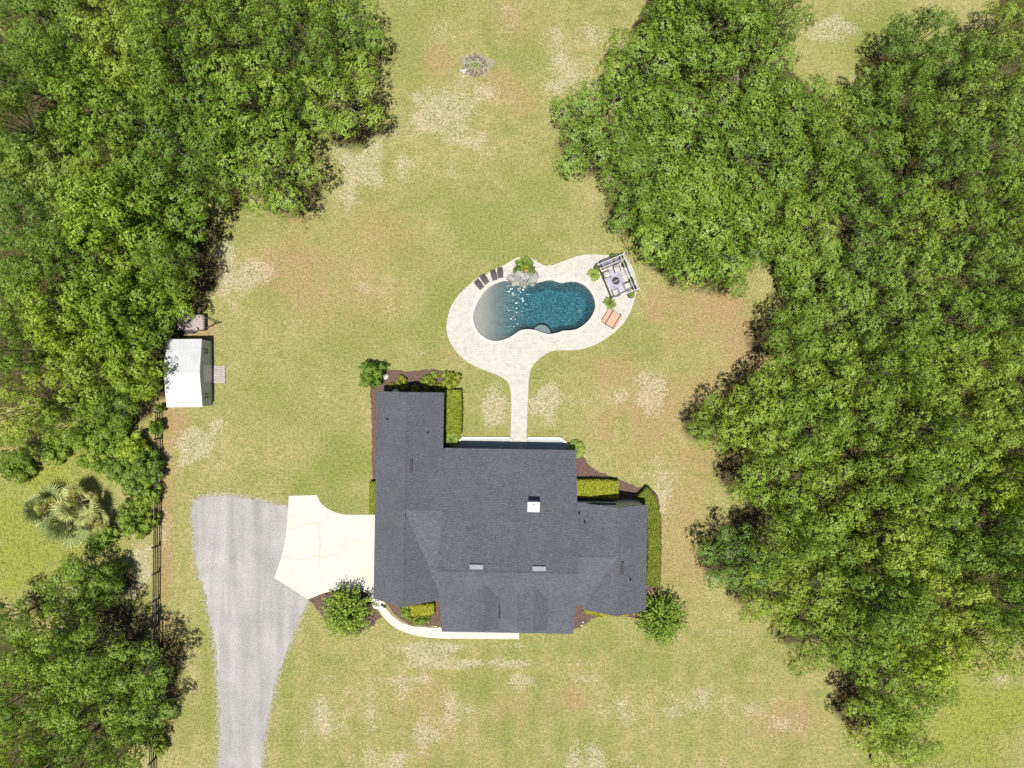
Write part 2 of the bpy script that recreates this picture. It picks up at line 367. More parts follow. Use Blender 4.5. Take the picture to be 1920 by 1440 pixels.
def catmull(pts, k=6, closed=True):
    n = len(pts); out = []
    rng = range(n) if closed else range(n - 1)
    for i in rng:
        g = (lambda j: pts[j % n]) if closed else (lambda j: pts[max(0, min(n - 1, j))])
        p0, p1, p2, p3 = g(i - 1), g(i), g(i + 1), g(i + 2)
        for t in range(k):
            u = t / k
            out.append(tuple(0.5 * (2 * p1[a] + (p2[a] - p0[a]) * u + (2 * p0[a] - 5 * p1[a] + 4 * p2[a] - p3[a]) * u * u + (3 * p1[a] - p0[a] - 3 * p2[a] + p3[a]) * u ** 3) for a in (0, 1)))
    if not closed: out.append(tuple(pts[-1]))
    return out
def inpoly(X, Y, poly):
    r = np.zeros(X.shape, bool); n = len(poly)
    for i in range(n):
        x1, y1 = poly[i]; x2, y2 = poly[(i + 1) % n]
        if y1 == y2: continue
        c = ((y1 > Y) != (y2 > Y)) & (X < (x2 - x1) * (Y - y1) / (y2 - y1) + x1); r ^= c
    return r
def polydist(X, Y, poly, closed=True):
    d = np.full(X.shape, 1e9); n = len(poly)
    for i in range(n if closed else n - 1):
        x1, y1 = poly[i]; x2, y2 = poly[(i + 1) % n]; dx, dy = x2 - x1, y2 - y1; L = dx * dx + dy * dy + 1e-9
        t = np.clip(((X - x1) * dx + (Y - y1) * dy) / L, 0, 1); d = np.minimum(d, np.hypot(X - x1 - t * dx, Y - y1 - t * dy))
    return d
_vn = RNG.random((256, 256))
def vnoise(X, Y, sc, o=0):
    X = X * sc + 17.3 * o + 500; Y = Y * sc + 9.1 * o + 500; i = np.floor(X).astype(int); j = np.floor(Y).astype(int); u = X - i; v = Y - j
    u = u * u * (3 - 2 * u); v = v * v * (3 - 2 * v); g = lambda a, b: _vn[a % 256, b % 256]
    return (g(i, j) * (1 - u) + g(i + 1, j) * u) * (1 - v) + (g(i, j + 1) * (1 - u) + g(i + 1, j + 1) * u) * v
def fbm(X, Y, sc, o=0): return (vnoise(X, Y, sc, o) + 0.5 * vnoise(X, Y, sc * 2.1, o + 1) + 0.25 * vnoise(X, Y, sc * 4.3, o + 2)) / 1.75
def jitter(poly, step, amp, seed=1):
    r = random.Random(seed); out = []; n = len(poly)
    for i in range(n):
        a, b = poly[i], poly[(i + 1) % n]; L = math.dist(a, b); k = max(1, int(L / step))
        for t in range(k):
            u = t / k; nx, ny = (b[1] - a[1]) / (L + 1e-9), -(b[0] - a[0]) / (L + 1e-9); q = r.gauss(0, amp)
            out.append((a[0] + (b[0] - a[0]) * u + nx * q, a[1] + (b[1] - a[1]) * u + ny * q))
    return out

# ------------------------------------------------------------------ outlines read off the photograph (ground level)
def crop1(l): return [(820 + x / 4.8, 460 + y / 4.8) for x, y in l]
POOL = catmull(PP(crop1([(320,640),(340,560),(390,460),(450,390),(520,345),(600,320),(680,330),(760,350),(840,350),(920,330),(1010,312),(1070,325),(1120,338),(1190,325),(1260,330),(1330,365),(1390,430),(1420,510),(1420,570),(1390,640),(1340,700),(1270,750),(1200,768),(1130,772),(1080,790),(1010,800),(950,790),(890,768),(820,758),(750,768),(700,800),(640,835),(570,858),(500,862),(430,835),(370,785),(335,720)])), 3)
DECK = catmull(PP(crop1([(80,740),(95,640),(130,540),(190,450),(270,370),(340,310),(430,265),(520,215),(600,180),(680,130),(740,105),(830,110),(900,150),(960,180),(1020,182),(1090,160),(1180,125),(1270,95),(1370,82),(1480,85),(1580,95),(1680,115),(1730,150),(1770,240),(1790,330),(1790,420),(1770,500),(1740,590),(1690,680),(1630,750),(1560,810),(1470,870),(1380,910),(1290,935),(1180,945),(1090,945),(1010,960),(930,1010),(870,1070),(835,1140),(822,1240)])), 3, closed=False) \
     + PP([(989,760),(988,800),(986,850),(956,850),(958,800),(959,760)]) + catmull(PP(crop1([(664,1340),(640,1240),(590,1195),(510,1155),(400,1115),(290,1060),(200,990),(130,900),(95,820)])), 3, closed=False)
DRIVE = PP([(362,955),(366,941),(376,932),(400,930),(425,929),(467,935),(500,943),(540,951),(560,960),(565,1090),(577,1124),(560,1165),(545,1200),(530,1235),(518,1270),(510,1310),(500,1360),(494,1400),(490,1450),(484,1640),(402,1640),(410,1450),(411,1380),(410,1300),(405,1220),(395,1160),(385,1110),(375,1080),(367,1040),(363,990)])
APRON = PP([(542,929.5),(594.5,928),(599,939),(604,945),(611,951),(619,956),(628,960),(638,963),(650,965),(702,965),(723,965),(721,1145),(700,1140),(690,1112),(666,1104),(648,1104),(627,1107),(613,1110),(601,1114),(589,1119),(577.6,1123.6),(546,1103),(515,1083),(528,1044),(533,1026),(536,1009),(538,990),(539.5,970)])
WALK = PP([(712,1128),(722,1138),(735,1154),(755,1168),(775,1174),(800,1176),(835,1178),(880,1160),(975,1160),(973,1198),(900,1197.5),(830,1197),(800,1195),(770,1189),(748,1181),(732,1170),(718,1155),(706,1137)])
PATIO = PP([(864,824),(869,820.5),(1050,821.5),(1061,830),(1072,850),(1072,880),(850,880),(850,835)])
BED_N = PP([(700,915),(697,860),(697,790),(694,735),(693,722),(712,705),(722,692),(740,693),(760,697),(790,694),(815,692),(834,697),(846,702),(846,770),(848,818),(850,850),(740,760),(720,800),(716,915)])
BED_NE = PP([(1076,850),(1094,856),(1103,872),(1120,884),(1145,893),(1175,905),(1196,914),(1214,912),(1232,925),(1240,970),(1240,1080),(1236,1105),(1206,1110),(1200,935),(1080,935)])
BED_SE = PP([(1070,1115),(1190,1115),(1196,1160),(1176,1157),(1150,1154),(1125,1155),(1112,1158),(1098,1170),(1084,1178),(1072,1180)])
BED_SW = PP([(722,1128),(745,1158),(770,1172),(835,1176),(835,1110),(740,1110)])
BED_CR = PP([(578,1124),(600,1114),(627,1107),(655,1104),(690,1112),(703,1138),(716,1155),(700,1172),(676,1188),(650,1190),(612,1165),(592,1140)])
FENCE = PP([(303,772),(301,900),(299,1040),(297,1200),(294,1330),(291,1450),(289,1520)])
VIEW = (-60, 60, -46, 46)

# ------------------------------------------------------------------ trees: apparent crown centre, radius (photo px), total height (m), kind
TREES_NW = [(640,178,92,8.2,'oak'),(508,308,104,7.8,'oak'),(642,38,78,8.5,'oak'),(572,85,78,11,'light'),(462,190,100,11.5,'light'),(345,160,90,11,'oak'),(265,225,72,10,'oak'),(160,195,80,11,'lime'),(70,55,88,12,'oak'),(195,70,90,12,'light'),(330,45,88,12,'oak'),(445,55,82,11,'oak'),(22,140,60,11,'dark'),(18,225,58,12.5,'dark'),(-25,90,60,9,'dark'),(255,-22,70,8,'oak'),(385,-25,66,8,'oak'),(505,-20,66,8,'oak'),(590,-22,60,7.5,'oak'),(130,-25,70,8.5,'light'),(20,-20,66,9,'oak'),(-25,320,60,8,'dark'),(70,300,70,7,'dark'),(180,300,66,9,'light'),(335,285,84,9.5,'oak'),(400,255,66,8.5,'oak'),(255,335,66,10,'lime'),(400,335,52,6.5,'oak'),(120,120,66,10,'oak'),(250,130,66,11.5,'light'),(540,190,58,8,'oak'),(120,370,62,7,'dark')]
TREES_W = [(305,400,82,9.5,'lime'),(205,415,86,10,'lime'),(318,496,64,9,'light'),(140,480,82,10,'light'),(250,500,68,8.8,'lime'),(296,556,66,8,'lime'),(215,570,82,9.5,'lime'),(50,400,62,8,'dark'),(55,480,60,8.5,'light'),(60,570,70,9,'light'),(135,610,72,9.5,'lime'),(262,618,56,7.5,'lime'),(45,660,66,9.5,'light'),(150,700,66,8,'light'),(248,692,60,7,'lime'),(55,760,68,9,'light'),(125,785,62,8,'light'),(215,762,54,6,'light'),(270,730,34,4.5,'lime'),(15,840,40,7,'light')]
TREES_SW = [(128,1105,68,6.5,'light'),(190,1105,46,5.5,'light'),(20,1160,48,7,'oak'),(90,1205,86,10,'light'),(175,1215,76,8.5,'oak'),(258,1268,80,6.8,'oak'),(60,1300,80,10,'light'),(165,1320,86,10.5,'light'),(262,1345,58,6.5,'oak'),(40,1390,66,9,'oak'),(130,1410,82,10,'light'),(225,1412,66,8,'light')]
TREES_NE = [(1265,25,60,7.5,'oak'),(1400,-25,70,8,'oak'),(1290,-30,66,7.5,'oak'),(1128,235,104,7.5,'oak'),(1232,120,108,9.5,'oak'),(1330,45,100,9.5,'oak'),(1405,150,112,10,'oak'),(1280,275,118,10,'oak'),(1410,280,108,10,'oak'),(1310,430,124,8.5,'oak'),(1205,360,86,8,'oak'),(1435,400,84,9.5,'oak'),(1475,215,86,10,'oak'),(1230,215,86,9,'oak'),(1340,360,92,9.5,'oak'),(1265,455,74,7,'oak'),(1455,25,66,8,'dark'),(1365,480,80,7.5,'oak')]
TREES_E = [(1555,205,74,9,'dark'),(1640,170,62,8.5,'dark'),(1722,85,70,9.5,'dark'),(1702,180,70,10,'oak'),(1812,110,66,10,'dark'),(1895,40,60,9,'dark'),(1865,155,78,11,'dark'),(1780,215,60,10,'dark'),(1545,320,82,10,'oak'),(1640,270,80,10.5,'oak'),(1760,300,66,9,'dark'),(1880,265,78,11,'dark'),(1530,430,86,10,'dark'),(1640,370,84,11,'oak'),(1745,400,74,10.5,'oak'),(1850,370,78,11,'oak'),(1545,520,82,9,'oak'),(1640,480,80,10.5,'dark'),(1735,500,76,11,'dark'),(1830,480,66,10,'dark'),(1905,480,58,11,'oak'),(1950,200,70,9,'dark'),(1955,330,70,9,'dark'),(1950,410,66,8.5,'oak'),(1955,560,70,9,'oak'),(1600,600,84,10,'dark'),(1700,595,78,11,'dark'),(1800,590,78,11,'oak'),(1895,590,66,11.5,'oak'),(1500,625,68,11,'oak')]
TREES_SE = [(1560,700,88,10,'light'),(1660,690,80,11,'oak'),(1760,690,82,11.5,'light'),(1870,690,84,12,'light'),(1455,740,76,11,'light'),(1345,795,60,7.5,'oak'),(1430,810,82,10.5,'light'),(1530,805,84,10.5,'light'),(1635,790,82,11,'light'),(1740,800,82,11.5,'light'),(1850,800,84,12,'light'),(1460,905,94,11.5,'light'),(1570,915,88,11,'light'),(1680,900,86,11.5,'light'),(1790,915,84,12,'light'),(1890,910,78,12,'lime'),(1392,1060,78,8.5,'dark'),(1470,1010,78,11,'light'),(1570,1020,86,10.5,'light'),(1680,1010,86,11.5,'light'),(1790,1025,86,12,'light'),(1895,1020,76,12,'light'),(1450,1125,76,9,'oak'),(1545,1120,84,10,'oak'),(1650,1120,86,11,'light'),(1760,1125,86,11.5,'light'),(1875,1130,80,12,'light'),(1530,1205,64,7.5,'oak'),(1615,1210,72,9,'light'),(1745,1215,74,10,'lime'),(1860,1215,62,8,'oak'),(1670,1280,84,8.5,'oak'),(1735,1290,58,7,'oak'),(1665,1375,76,9,'light'),(1720,1410,58,6.5,'oak'),(1695,1195,62,9,'oak'),(1905,1180,46,8,'light'),(1955,660,70,9.5,'light'),(1950,780,70,9.5,'light'),(1955,880,70,10,'light'),(1950,980,70,10,'light'),(1950,1080,70,9,'light')]
def crown_xy(t):
    return P(t[0], t[1], t[3] * 0.66)
ALLT = TREES_NW + TREES_W + TREES_SW + TREES_NE + TREES_E + TREES_SE

# ------------------------------------------------------------------ ground
def blobs(X, Y, lst, o):
    r = np.zeros(X.shape); w = (fbm(X, Y, 0.30, o) - 0.5) * 2.4
    for px, py, rx, ry, a in lst:
        cx, cy = P(px, py); d = ((X - cx) / (rx * S)) ** 2 + ((Y - cy) / (ry * S)) ** 2
        r = np.maximum(r, a * np.clip((1.45 - np.sqrt(d) + w) * .8, 0, 1))
    return np.clip(r, 0, 1)
PALE = [(800,215,110,50,1.0),(745,250,95,55,1.),(690,300,75,50,1.),(770,300,90,50,.85),(645,370,40,40,.9),(860,200,50,40,.8),(1110,80,30,60,.8),(860,250,60,40,.7),(700,275,60,30,.9),(655,345,30,45,.8),(760,310,60,40,.65),(1060,112,75,45,1.0),(1000,150,50,40,.6),(430,520,50,55,1.0),(490,500,30,30,.9),(430,600,40,70,.6),(360,835,55,45,1.0),(400,800,30,60,.6),(790,662,22,10,1.),(715,545,40,25,.6),(740,590,30,20,.6),(932,765,22,45,1.),(1020,762,30,34,1.),(1110,745,55,25,.8),(1222,725,28,42,.9),(1240,930,22,60,.8),(1230,880,40,60,.5),(620,1360,45,70,0.77),(670,1320,60,60,0.59),(850,1212,120,10,.9),(800,1235,70,12,.9),(930,1245,110,12,1.0),(990,1280,50,40,.8),(760,1300,50,60,.6),(800,1370,70,60,.65),(960,1340,40,50,.5),(1280,1300,120,60,0.68),(1400,1360,80,80,0.72),(1180,1330,60,60,.6),(1090,1250,60,30,.5),(1100,1420,80,40,.7),(700,1430,90,30,.7),(960,40,30,40,.9),(950,20,20,20,.8),(830,60,50,30,.5),(260,1075,40,45,1.0),(1545,62,50,35,.75),(560,620,60,50,.4),(620,740,40,50,.35),(680,870,12,60,.6),(310,960,25,80,.6),(1330,1180,50,60,.4),(1880,1270,50,40,.5),(920,190,60,40,.5),(1270,540,60,30,.6),(600,400,50,40,.5),(530,420,60,20,.5),(880,490,40,30,.3)]
BROWN = [(1340,590,105,60,1.),(1390,650,50,60,.9),(1320,720,60,60,.7),(1300,860,60,80,.6),(1270,640,60,50,.6),(545,480,60,60,.8),(590,520,60,50,.6),(1240,770,95,75,.8),(1150,700,70,40,.5),(840,115,40,28,.8),(950,170,60,40,.5),(1480,1330,45,50,.8),(1080,1312,50,20,.7),(1290,990,45,130,.6),(700,440,120,60,.35),(640,560,100,80,.35),(330,780,20,40,.9),(325,790,30,14,.9),(380,620,35,20,.7),(850,660,40,20,.4),(970,60,40,50,.4),(1160,560,30,20,.3),(310,1000,16,200,.8),(800,1330,60,90,.35),(960,1320,60,50,.4)]
GREEN = [(622,880,55,45,1.),(570,905,45,30,.9),(845,560,55,80,.85),(800,630,60,60,.6),(905,420,120,70,.8),(1010,360,70,80,.8),(700,640,130,80,.4),(500,760,100,60,.4),(800,480,100,60,.5),(750,70,70,60,.6),(1000,100,60,60,.6),(860,20,100,30,.5),(640,265,40,35,.9),(460,415,55,40,.6),(910,1300,40,35,.8),(940,1370,35,40,.9),(1090,1215,120,30,.7),(1085,1390,60,60,.6),(535,1240,30,80,.9),(560,1340,40,80,.7),(900,715,80,30,.7),(890,800,30,30,.6),(1380,900,40,70,.4),(1670,70,120,50,.75),(1050,670,70,30,.5),(1180,640,60,40,.5),(700,320,30,50,.4),(980,470,90,20,.7),(390,1250,30,120,.7),(330,1330,40,100,.6),(480,890,40,25,.5),(640,940,40,20,.7),(1060,430,60,60,.5),(1200,1230,80,30,.5),(850,1440,70,30,.5),(740,810,18,60,.3)]
LUSH = [(60,960,110,110,1.),(40,1050,90,50,1.),(150,890,90,40,.7),(1840,1340,120,110,1.),(1780,1400,60,60,.9),(1880,1260,60,30,.7),(1560,110,60,40,.4),(100,1030,130,50,.9),(230,860,60,40,.8),(1480,80,40,60,.4)]
TXY = [(crown_xy(t), t[2] * S * (H - t[3] * .66) / H) for t in ALLT]
WOOD_E = PP([(1180,60),(1240,160),(1200,240),(1280,400),(1400,420),(1500,560),(1490,680),(1440,740),(1440,950),(1480,1080),(1600,1180),(1720,1180),(1800,1160),(1900,1180),(2200,1200),(2300,-150),(1880,-120),(1860,120),(1700,180),(1560,200),(1480,130),(1440,-60),(1250,-60)])
WOOD_W = PP([(560,-60),(600,120),(470,240),(330,330),(300,480),(300,580),(270,680),(250,740),(60,760),(-300,780),(-300,-150),(560,-150)])
WOOD_SW = PP([(-300,1200),(60,1200),(200,1180),(250,1280),(240,1400),(220,1600),(-300,1600)])
def masks(X, Y):
    g = blobs(X, Y, GREEN, 1) + 0.25 * np.clip(fbm(X, Y, 0.12, 5) * 2 - 0.7, 0, 1); p = blobs(X, Y, PALE, 9) * (.62 + .7 * fbm(X, Y, .5, 30)) + 0.08 + 0.30 * np.clip(fbm(X, Y, .22, 33) * 2.2 - .75, 0, 1); b = blobs(X, Y, BROWN, 15)
    # mowing bands on the front lawn
    st = np.where(Y < -25, 0.18 * np.sin(X * 2 * math.pi / 2.6 + 3 * vnoise(X, Y, 0.08, 3)), 0.0) * np.clip((-25 - Y) / 3, 0, 1)
    st2 = np.where((Y < -24) & (Y > -31), 0.14 * np.sin(Y * 2 * math.pi / 1.7 + 2 * vnoise(X, Y, 0.2, 8)), 0.0)
    g = g + st; b = b - 0.5 * st; p = p + np.where(p > 0.2, st2 - st * 0.4, 0)
    lu = blobs(X, Y, LUSH, 21); dr = polydist(X, Y, DRIVE); du = np.clip(1 - dr / 1.0, 0, 1) * 0.62
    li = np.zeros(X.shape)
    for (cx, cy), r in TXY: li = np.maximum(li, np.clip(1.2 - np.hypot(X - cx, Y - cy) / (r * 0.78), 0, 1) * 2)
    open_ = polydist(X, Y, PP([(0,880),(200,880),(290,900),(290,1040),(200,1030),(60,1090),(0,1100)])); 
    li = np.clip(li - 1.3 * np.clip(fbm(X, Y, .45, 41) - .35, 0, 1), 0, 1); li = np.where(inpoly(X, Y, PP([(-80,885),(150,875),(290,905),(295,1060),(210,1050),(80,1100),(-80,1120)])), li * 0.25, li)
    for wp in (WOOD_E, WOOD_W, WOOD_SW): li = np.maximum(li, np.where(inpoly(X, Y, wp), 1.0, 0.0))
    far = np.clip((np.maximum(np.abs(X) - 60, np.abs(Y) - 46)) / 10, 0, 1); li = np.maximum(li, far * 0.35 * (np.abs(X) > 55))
    return [np.clip(a, 0, 1) for a in (g, p, b, li, du, lu)]
def axis(a, b, step):
    c = list(np.arange(a, b, step)); s = step
    lo, hi = [c[0]], [c[-1]]
    while hi[-1] < 2500: s *= 1.45; hi.append(hi[-1] + s); lo.append(lo[-1] - s)
    return np.array(lo[:0:-1] + c + hi[1:])
gx = axis(-62, 62, 0.36); gy = axis(-48, 48, 0.36)
GX, GY = np.meshgrid(gx, gy, indexing='ij'); nx, ny = GX.shape
idx = np.arange(nx * ny).reshape(nx, ny)
F = np.stack([idx[:-1, :-1], idx[1:, :-1], idx[1:, 1:], idx[:-1, 1:]], -1).reshape(-1, 4)
inside = (inpoly(GX, GY, POOL) | (polydist(GX, GY, POOL) < 0.45)).ravel()
F = F[~inside[F].any(1)]
gz = np.zeros(GX.size)
gme = npmesh('ground', np.stack([GX.ravel(), GY.ravel(), gz], -1), F, M['ground'])
mk = masks(GX.ravel(), GY.ravel())
for nm, ch in (('mask', mk[:3]), ('mask2', mk[3:])):
    a = gme.color_attributes.new(nm, 'FLOAT_COLOR', 'POINT')
    a.data.foreach_set('color', np.stack(ch + [np.ones(GX.size)], -1).astype(np.float32).ravel())
link('ground', gme, kind='structure')

# ------------------------------------------------------------------ drive, apron, walks, beds, deck
def struct(name, mb, m): return link(name, mb.mesh(name, M[m]), kind='structure')
struct('gravel_driveway', MB().sheet([(x + .5 * (float(fbm(np.array(x), np.array(y), .7, 3)) - .5) + .25 * (float(vnoise(np.array(x), np.array(y), 2.6, 5)) - .5), y + .5 * (float(fbm(np.array(x), np.array(y), .9, 6)) - .5)) for x, y in jitter(DRIVE, 0.14, 0.02, 3)], -0.02, 0.012), 'gravel')
ap = struct('concrete_apron', MB().sheet(APRON, -0.05, 0.05), 'concrete')
def crop8(l): return PP([(340 + x / 5.05, 880 + y / 5.05) for x, y in l])
cracks = [[(1010,562),(1090,550),(1150,520),(1220,512),(1290,512),(1350,485),(1410,458)],[(1290,512),(1303,600),(1318,700),(1312,760),(1305,815),(1310,880)],[(950,812),(1040,830),(1110,852),(1180,860),(1240,825),(1305,815),(1360,835),(1420,810),(1475,800),(1485,860),(1520,920)],[(1510,500),(1545,600),(1560,670),(1545,740),(1500,810)],[(1550,665),(1680,675),(1760,660)],[(1305,880),(1320,980),(1340,1090)]]
for i, cr in enumerate(cracks):
    pts = jitter(crop8(cr) + [], 0.25, 0.03, 40 + i); n_ = len(crop8(cr)); 
    base = crop8(cr); pts = []
    rr = random.Random(i)
    for a, b in zip(base[:-1], base[1:]):
        for t in range(4): pts.append((a[0] + (b[0] - a[0]) * t / 4 + rr.gauss(0, .03), a[1] + (b[1] - a[1]) * t / 4 + rr.gauss(0, .03)))
    pts.append(base[-1]); mb = MB()
    for a, b in zip(pts[:-1], pts[1:]):
        d = Vector((b[0] - a[0], b[1] - a[1], 0)); q = Vector((-d.y, d.x, 0)).normalized() * (0.016 if i not in (3, 4, 5) else 0.010)
        mb.add([(a[0] - q.x, a[1] - q.y, .054), (b[0] - q.x, b[1] - q.y, .054), (b[0] + q.x, b[1] + q.y, .054), (a[0] + q.x, a[1] + q.y, .054)], [(0, 1, 2, 3)])
    part('crack', mb, 'crack', ap)
struct('front_walk', MB().sheet(WALK, -0.05, 0.062), 'concrete')
struct('patio_slab', MB().sheet(PATIO, -0.05, 0.058), 'patio')
for nm, b, sd in (('mulch_bed', BED_N, 1), ('mulch_bed', BED_NE, 2), ('mulch_bed', BED_SE, 3), ('mulch_bed', BED_SW, 4), ('mulch_bed', BED_CR, 5)):
    struct(nm, MB().sheet(jitter(b, 0.25, 0.05, sd), -0.02, 0.020 + 0.002 * sd), 'mulch')
rim = MB(); rp = PP([(850,838),(864,824),(869,820.5),(955,821)]); rp2 = PP([(991,821.2),(1050,821.5),(1061,830),(1070,842)])
for q in (rp, rp2):
    for a, b in zip(q[:-1], q[1:]):
        L = math.dist(a, b); rim.box(((a[0] + b[0]) / 2, (a[1] + b[1]) / 2, 0.10), (L + 0.03, 0.17, 0.16), math.atan2(b[1] - a[1], b[0] - a[0]))
o = link('patio_kerb', rim.mesh('patio_kerb', M['white']), kind='structure')
deck = struct('pool_deck', MB().sheet(DECK, -0.10, 0.075, [POOL]), 'paver')

# swimming pool: basin with a beach end, coping ring, bench step, drain; the water is its own body
cx0, cy0 = P(990, 582)
pool = thing('swimming_pool', 'kidney shaped swimming pool with beach entry, ringed by cream pavers', 'swimming pool', (0, 0, 0))
PA = np.array(POOL)
def inset(poly, d):
    n = len(poly); out = []
    ar = sum(poly[i][0] * poly[(i + 1) % n][1] - poly[(i + 1) % n][0] * poly[i][1] for i in range(n)); sg = 1 if ar > 0 else -1
    for i in range(n):
        a, b = Vector(poly[i - 1]), Vector(poly[(i + 1) % n]); t = (b - a).normalized(); nn = Vector((-t.y, t.x)) * sg; out.append((poly[i][0] + nn.x * d, poly[i][1] + nn.y * d))
    return out
def depth(x, y=None):       # beach at the west end, deep at the east end
    u = np.clip((x - (-3.4)) / 6.0, 0, 1); u = u * u * (3 - 2 * u); return 0.10 + 1.9 * u
bst = 0.14; bx_a = np.arange(PA[:, 0].min() - .4, PA[:, 0].max() + .4, bst); by_a = np.arange(PA[:, 1].min() - .4, PA[:, 1].max() + .4, bst)
BX, BY = np.meshgrid(bx_a, by_a, indexing='ij'); inn_ = inpoly(BX, BY, POOL); bd_ = np.where(inn_, polydist(BX, BY, POOL), 0)
kk = np.clip(bd_ / 0.75, 0, 1) ** 0.55; BZ = np.where(inn_, -0.04 - depth(BX) * kk, -0.04); near = inn_ | (polydist(BX, BY, POOL) < .25)
bi = np.arange(BX.size).reshape(BX.shape); BFc = np.stack([bi[:-1, :-1], bi[1:, :-1], bi[1:, 1:], bi[:-1, 1:]], -1).reshape(-1, 4); BFc = BFc[near.ravel()[BFc].all(1)]
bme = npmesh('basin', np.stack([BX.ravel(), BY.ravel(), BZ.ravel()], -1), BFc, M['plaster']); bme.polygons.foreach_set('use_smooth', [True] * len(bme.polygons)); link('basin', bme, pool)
mb = MB(); n_ = len(POOL)
mb.add([(x, y, .07) for x, y in POOL] + [(x, y, -.5) for x, y in POOL], [(i, (i + 1) % n_, n_ + (i + 1) % n_, n_ + i) for i in range(n_)]); part('tile_band', mb, 'coping', pool)
mb = MB(); mb.sheet(inset(POOL, -0.30), 0.05, 0.092, [inset(POOL, 0.03)]); part('coping', mb, 'coping', pool)
bx, by = P(1016, 625); mb = MB(); mb.lathe([(0.95, -0.9), (0.95, -0.54), (0.90, -0.50), (0.02, -0.49)], (bx, by, 0.0), 24); part('bench_step', mb, 'step', pool)
dx_, dy_ = P(1091, 579); mb = MB(); mb.lathe([(0.24, 0.0), (0.24, 0.03), (0.18, 0.05), (0.02, 0.05)], (dx_, dy_, -0.03 - float(depth(np.array(dx_)))), 16); part('main_drain', mb, 'rock', pool)
# water body with real ripples spreading from the rock fall
WZ = -0.03; wx0, wy0 = PA.min(0) - 0.1; wx1, wy1 = PA.max(0) + 0.1; st = 0.045
ax_ = np.arange(wx0, wx1, st); ay_ = np.arange(wy0, wy1, st); WX, WY = np.meshgrid(ax_, ay_, indexing='ij')
fx, fy = P(968, 545); dist = np.hypot(WX - fx, WY - fy)
gxy = P(972, 592)
amp = 0.007 + 0.026 * np.exp(-((WX - gxy[0]) / 1.7) ** 2 - ((WY - gxy[1]) / 1.7) ** 2) + 0.045 * np.exp(-(dist / 1.3) ** 2)
amp = amp * np.clip((WX + 4.0) / 2.0, 0.12, 1)
WZs = WZ + amp * ((vnoise(WX, WY, 2.1, 2) - .5) * 1.0 + (vnoise(WX + WY * .4, WY - WX * .3, 5.5, 4) - .5) * 0.85 + (vnoise(WX - WY * .5, WY + WX * .5, 10.5, 6) - .5) * 0.55)
wi = np.arange(WX.size).reshape(WX.shape)
WF = np.stack([wi[:-1, :-1], wi[1:, :-1], wi[1:, 1:], wi[:-1, 1:]], -1).reshape(-1, 4)
inw = (inpoly(WX, WY, POOL) | (polydist(WX, WY, POOL) < 0.10)).ravel(); keep = inw[WF].all(1); WF = WF[keep]
used = np.unique(WF); rem = -np.ones(WX.size, int); rem[used] = np.arange(len(used)); WF = rem[WF]
TV = np.stack([WX.ravel(), WY.ravel(), WZs.ravel()], -1)[used]; BV_ = TV.copy(); BV_[:, 2] = -2.3; nT = len(TV)
ed = np.concatenate([WF[:, [0, 1]], WF[:, [1, 2]], WF[:, [2, 3]], WF[:, [3, 0]]]); key = {}
for a, b in ed: key[(a, b)] = 1
bd = [(a, b) for (a, b) in key if (b, a) not in key]
SF = np.array([(b, a, a + nT, b + nT) for a, b in bd]); BF = (WF[:, ::-1] + nT)
wme = npmesh('pool_water', np.concatenate([TV, BV_]), np.concatenate([WF, BF, SF]), M['water'])
sm = np.zeros(len(wme.polygons), bool); sm[:len(WF)] = True; wme.polygons.foreach_set('use_smooth', sm)
link('pool_water', wme, kind='structure')
# rock fall at the north edge
fall = thing('rock_waterfall', 'grey boulder waterfall mound spilling into the north edge of the pool', 'waterfall', (*P(980, 522), 0.0))
def c3(x, y, h=0.4):
    a = P(880 + x / 12, 470 + y / 12, h); b = P(980, 522); return (a[0] - b[0], a[1] - b[1])
for i, (x, y, w, d, hh, z) in enumerate([(1000,600,1.3,1.1,.7,.3),(1120,660,1.5,1.0,.8,.35),(1260,640,1.6,1.4,1.1,.5),(1400,640,1.2,1.3,.9,.4),(1180,560,1.4,1.0,1.3,.6),(1330,540,1.3,1.1,1.3,.6),(1060,690,1.2,.7,.4,.15),(1230,720,1.5,.6,.5,.2),(1390,710,.9,.6,.5,.2),(960,590,.6,.6,.4,.2),(1440,570,.9,.9,.8,.35),(1090,520,1.0,.8,.8,.4)]):
    a = c3(x, y, z); mb = MB(); mb.rock((a[0], a[1], z), (w, d, hh), 60 + i, rz=i * .7, rough=.4); part('boulder', mb, 'rock', fall)

# ------------------------------------------------------------------ house
hp = (0.0, -13.0, 0.0)
house = thing('house', 'one storey house with dark charcoal shingle roof and several gables', 'house', hp, math.radians(-1.0))
def gable_ns(x0, xr, x1, y0, y1, zl, zr, zr1=None, th=0.2):     # ridge runs north-south; x0<xr<x1, eaves zl / zr1
    zr1 = zl if zr1 is None else zr1; prof = [(x0, zl), (xr, zr), (x1, zr1)]; mb = MB(); vs = []
    for y in (y0, y1):
        for x, z in prof: vs.append((x - hp[0], y - hp[1], z))
        for x, z in prof: vs.append((x - hp[0], y - hp[1], z - th))
    mb.add(vs, [(0, 1, 7, 6), (1, 2, 8, 7), (3, 9, 10, 4), (4, 10, 11, 5), (0, 6, 9, 3), (2, 5, 11, 8), (0, 3, 4, 1), (1, 4, 5, 2), (6, 7, 10, 9), (7, 8, 11, 10)])
    mb.f = [f[::-1] for f in mb.f]; return mb
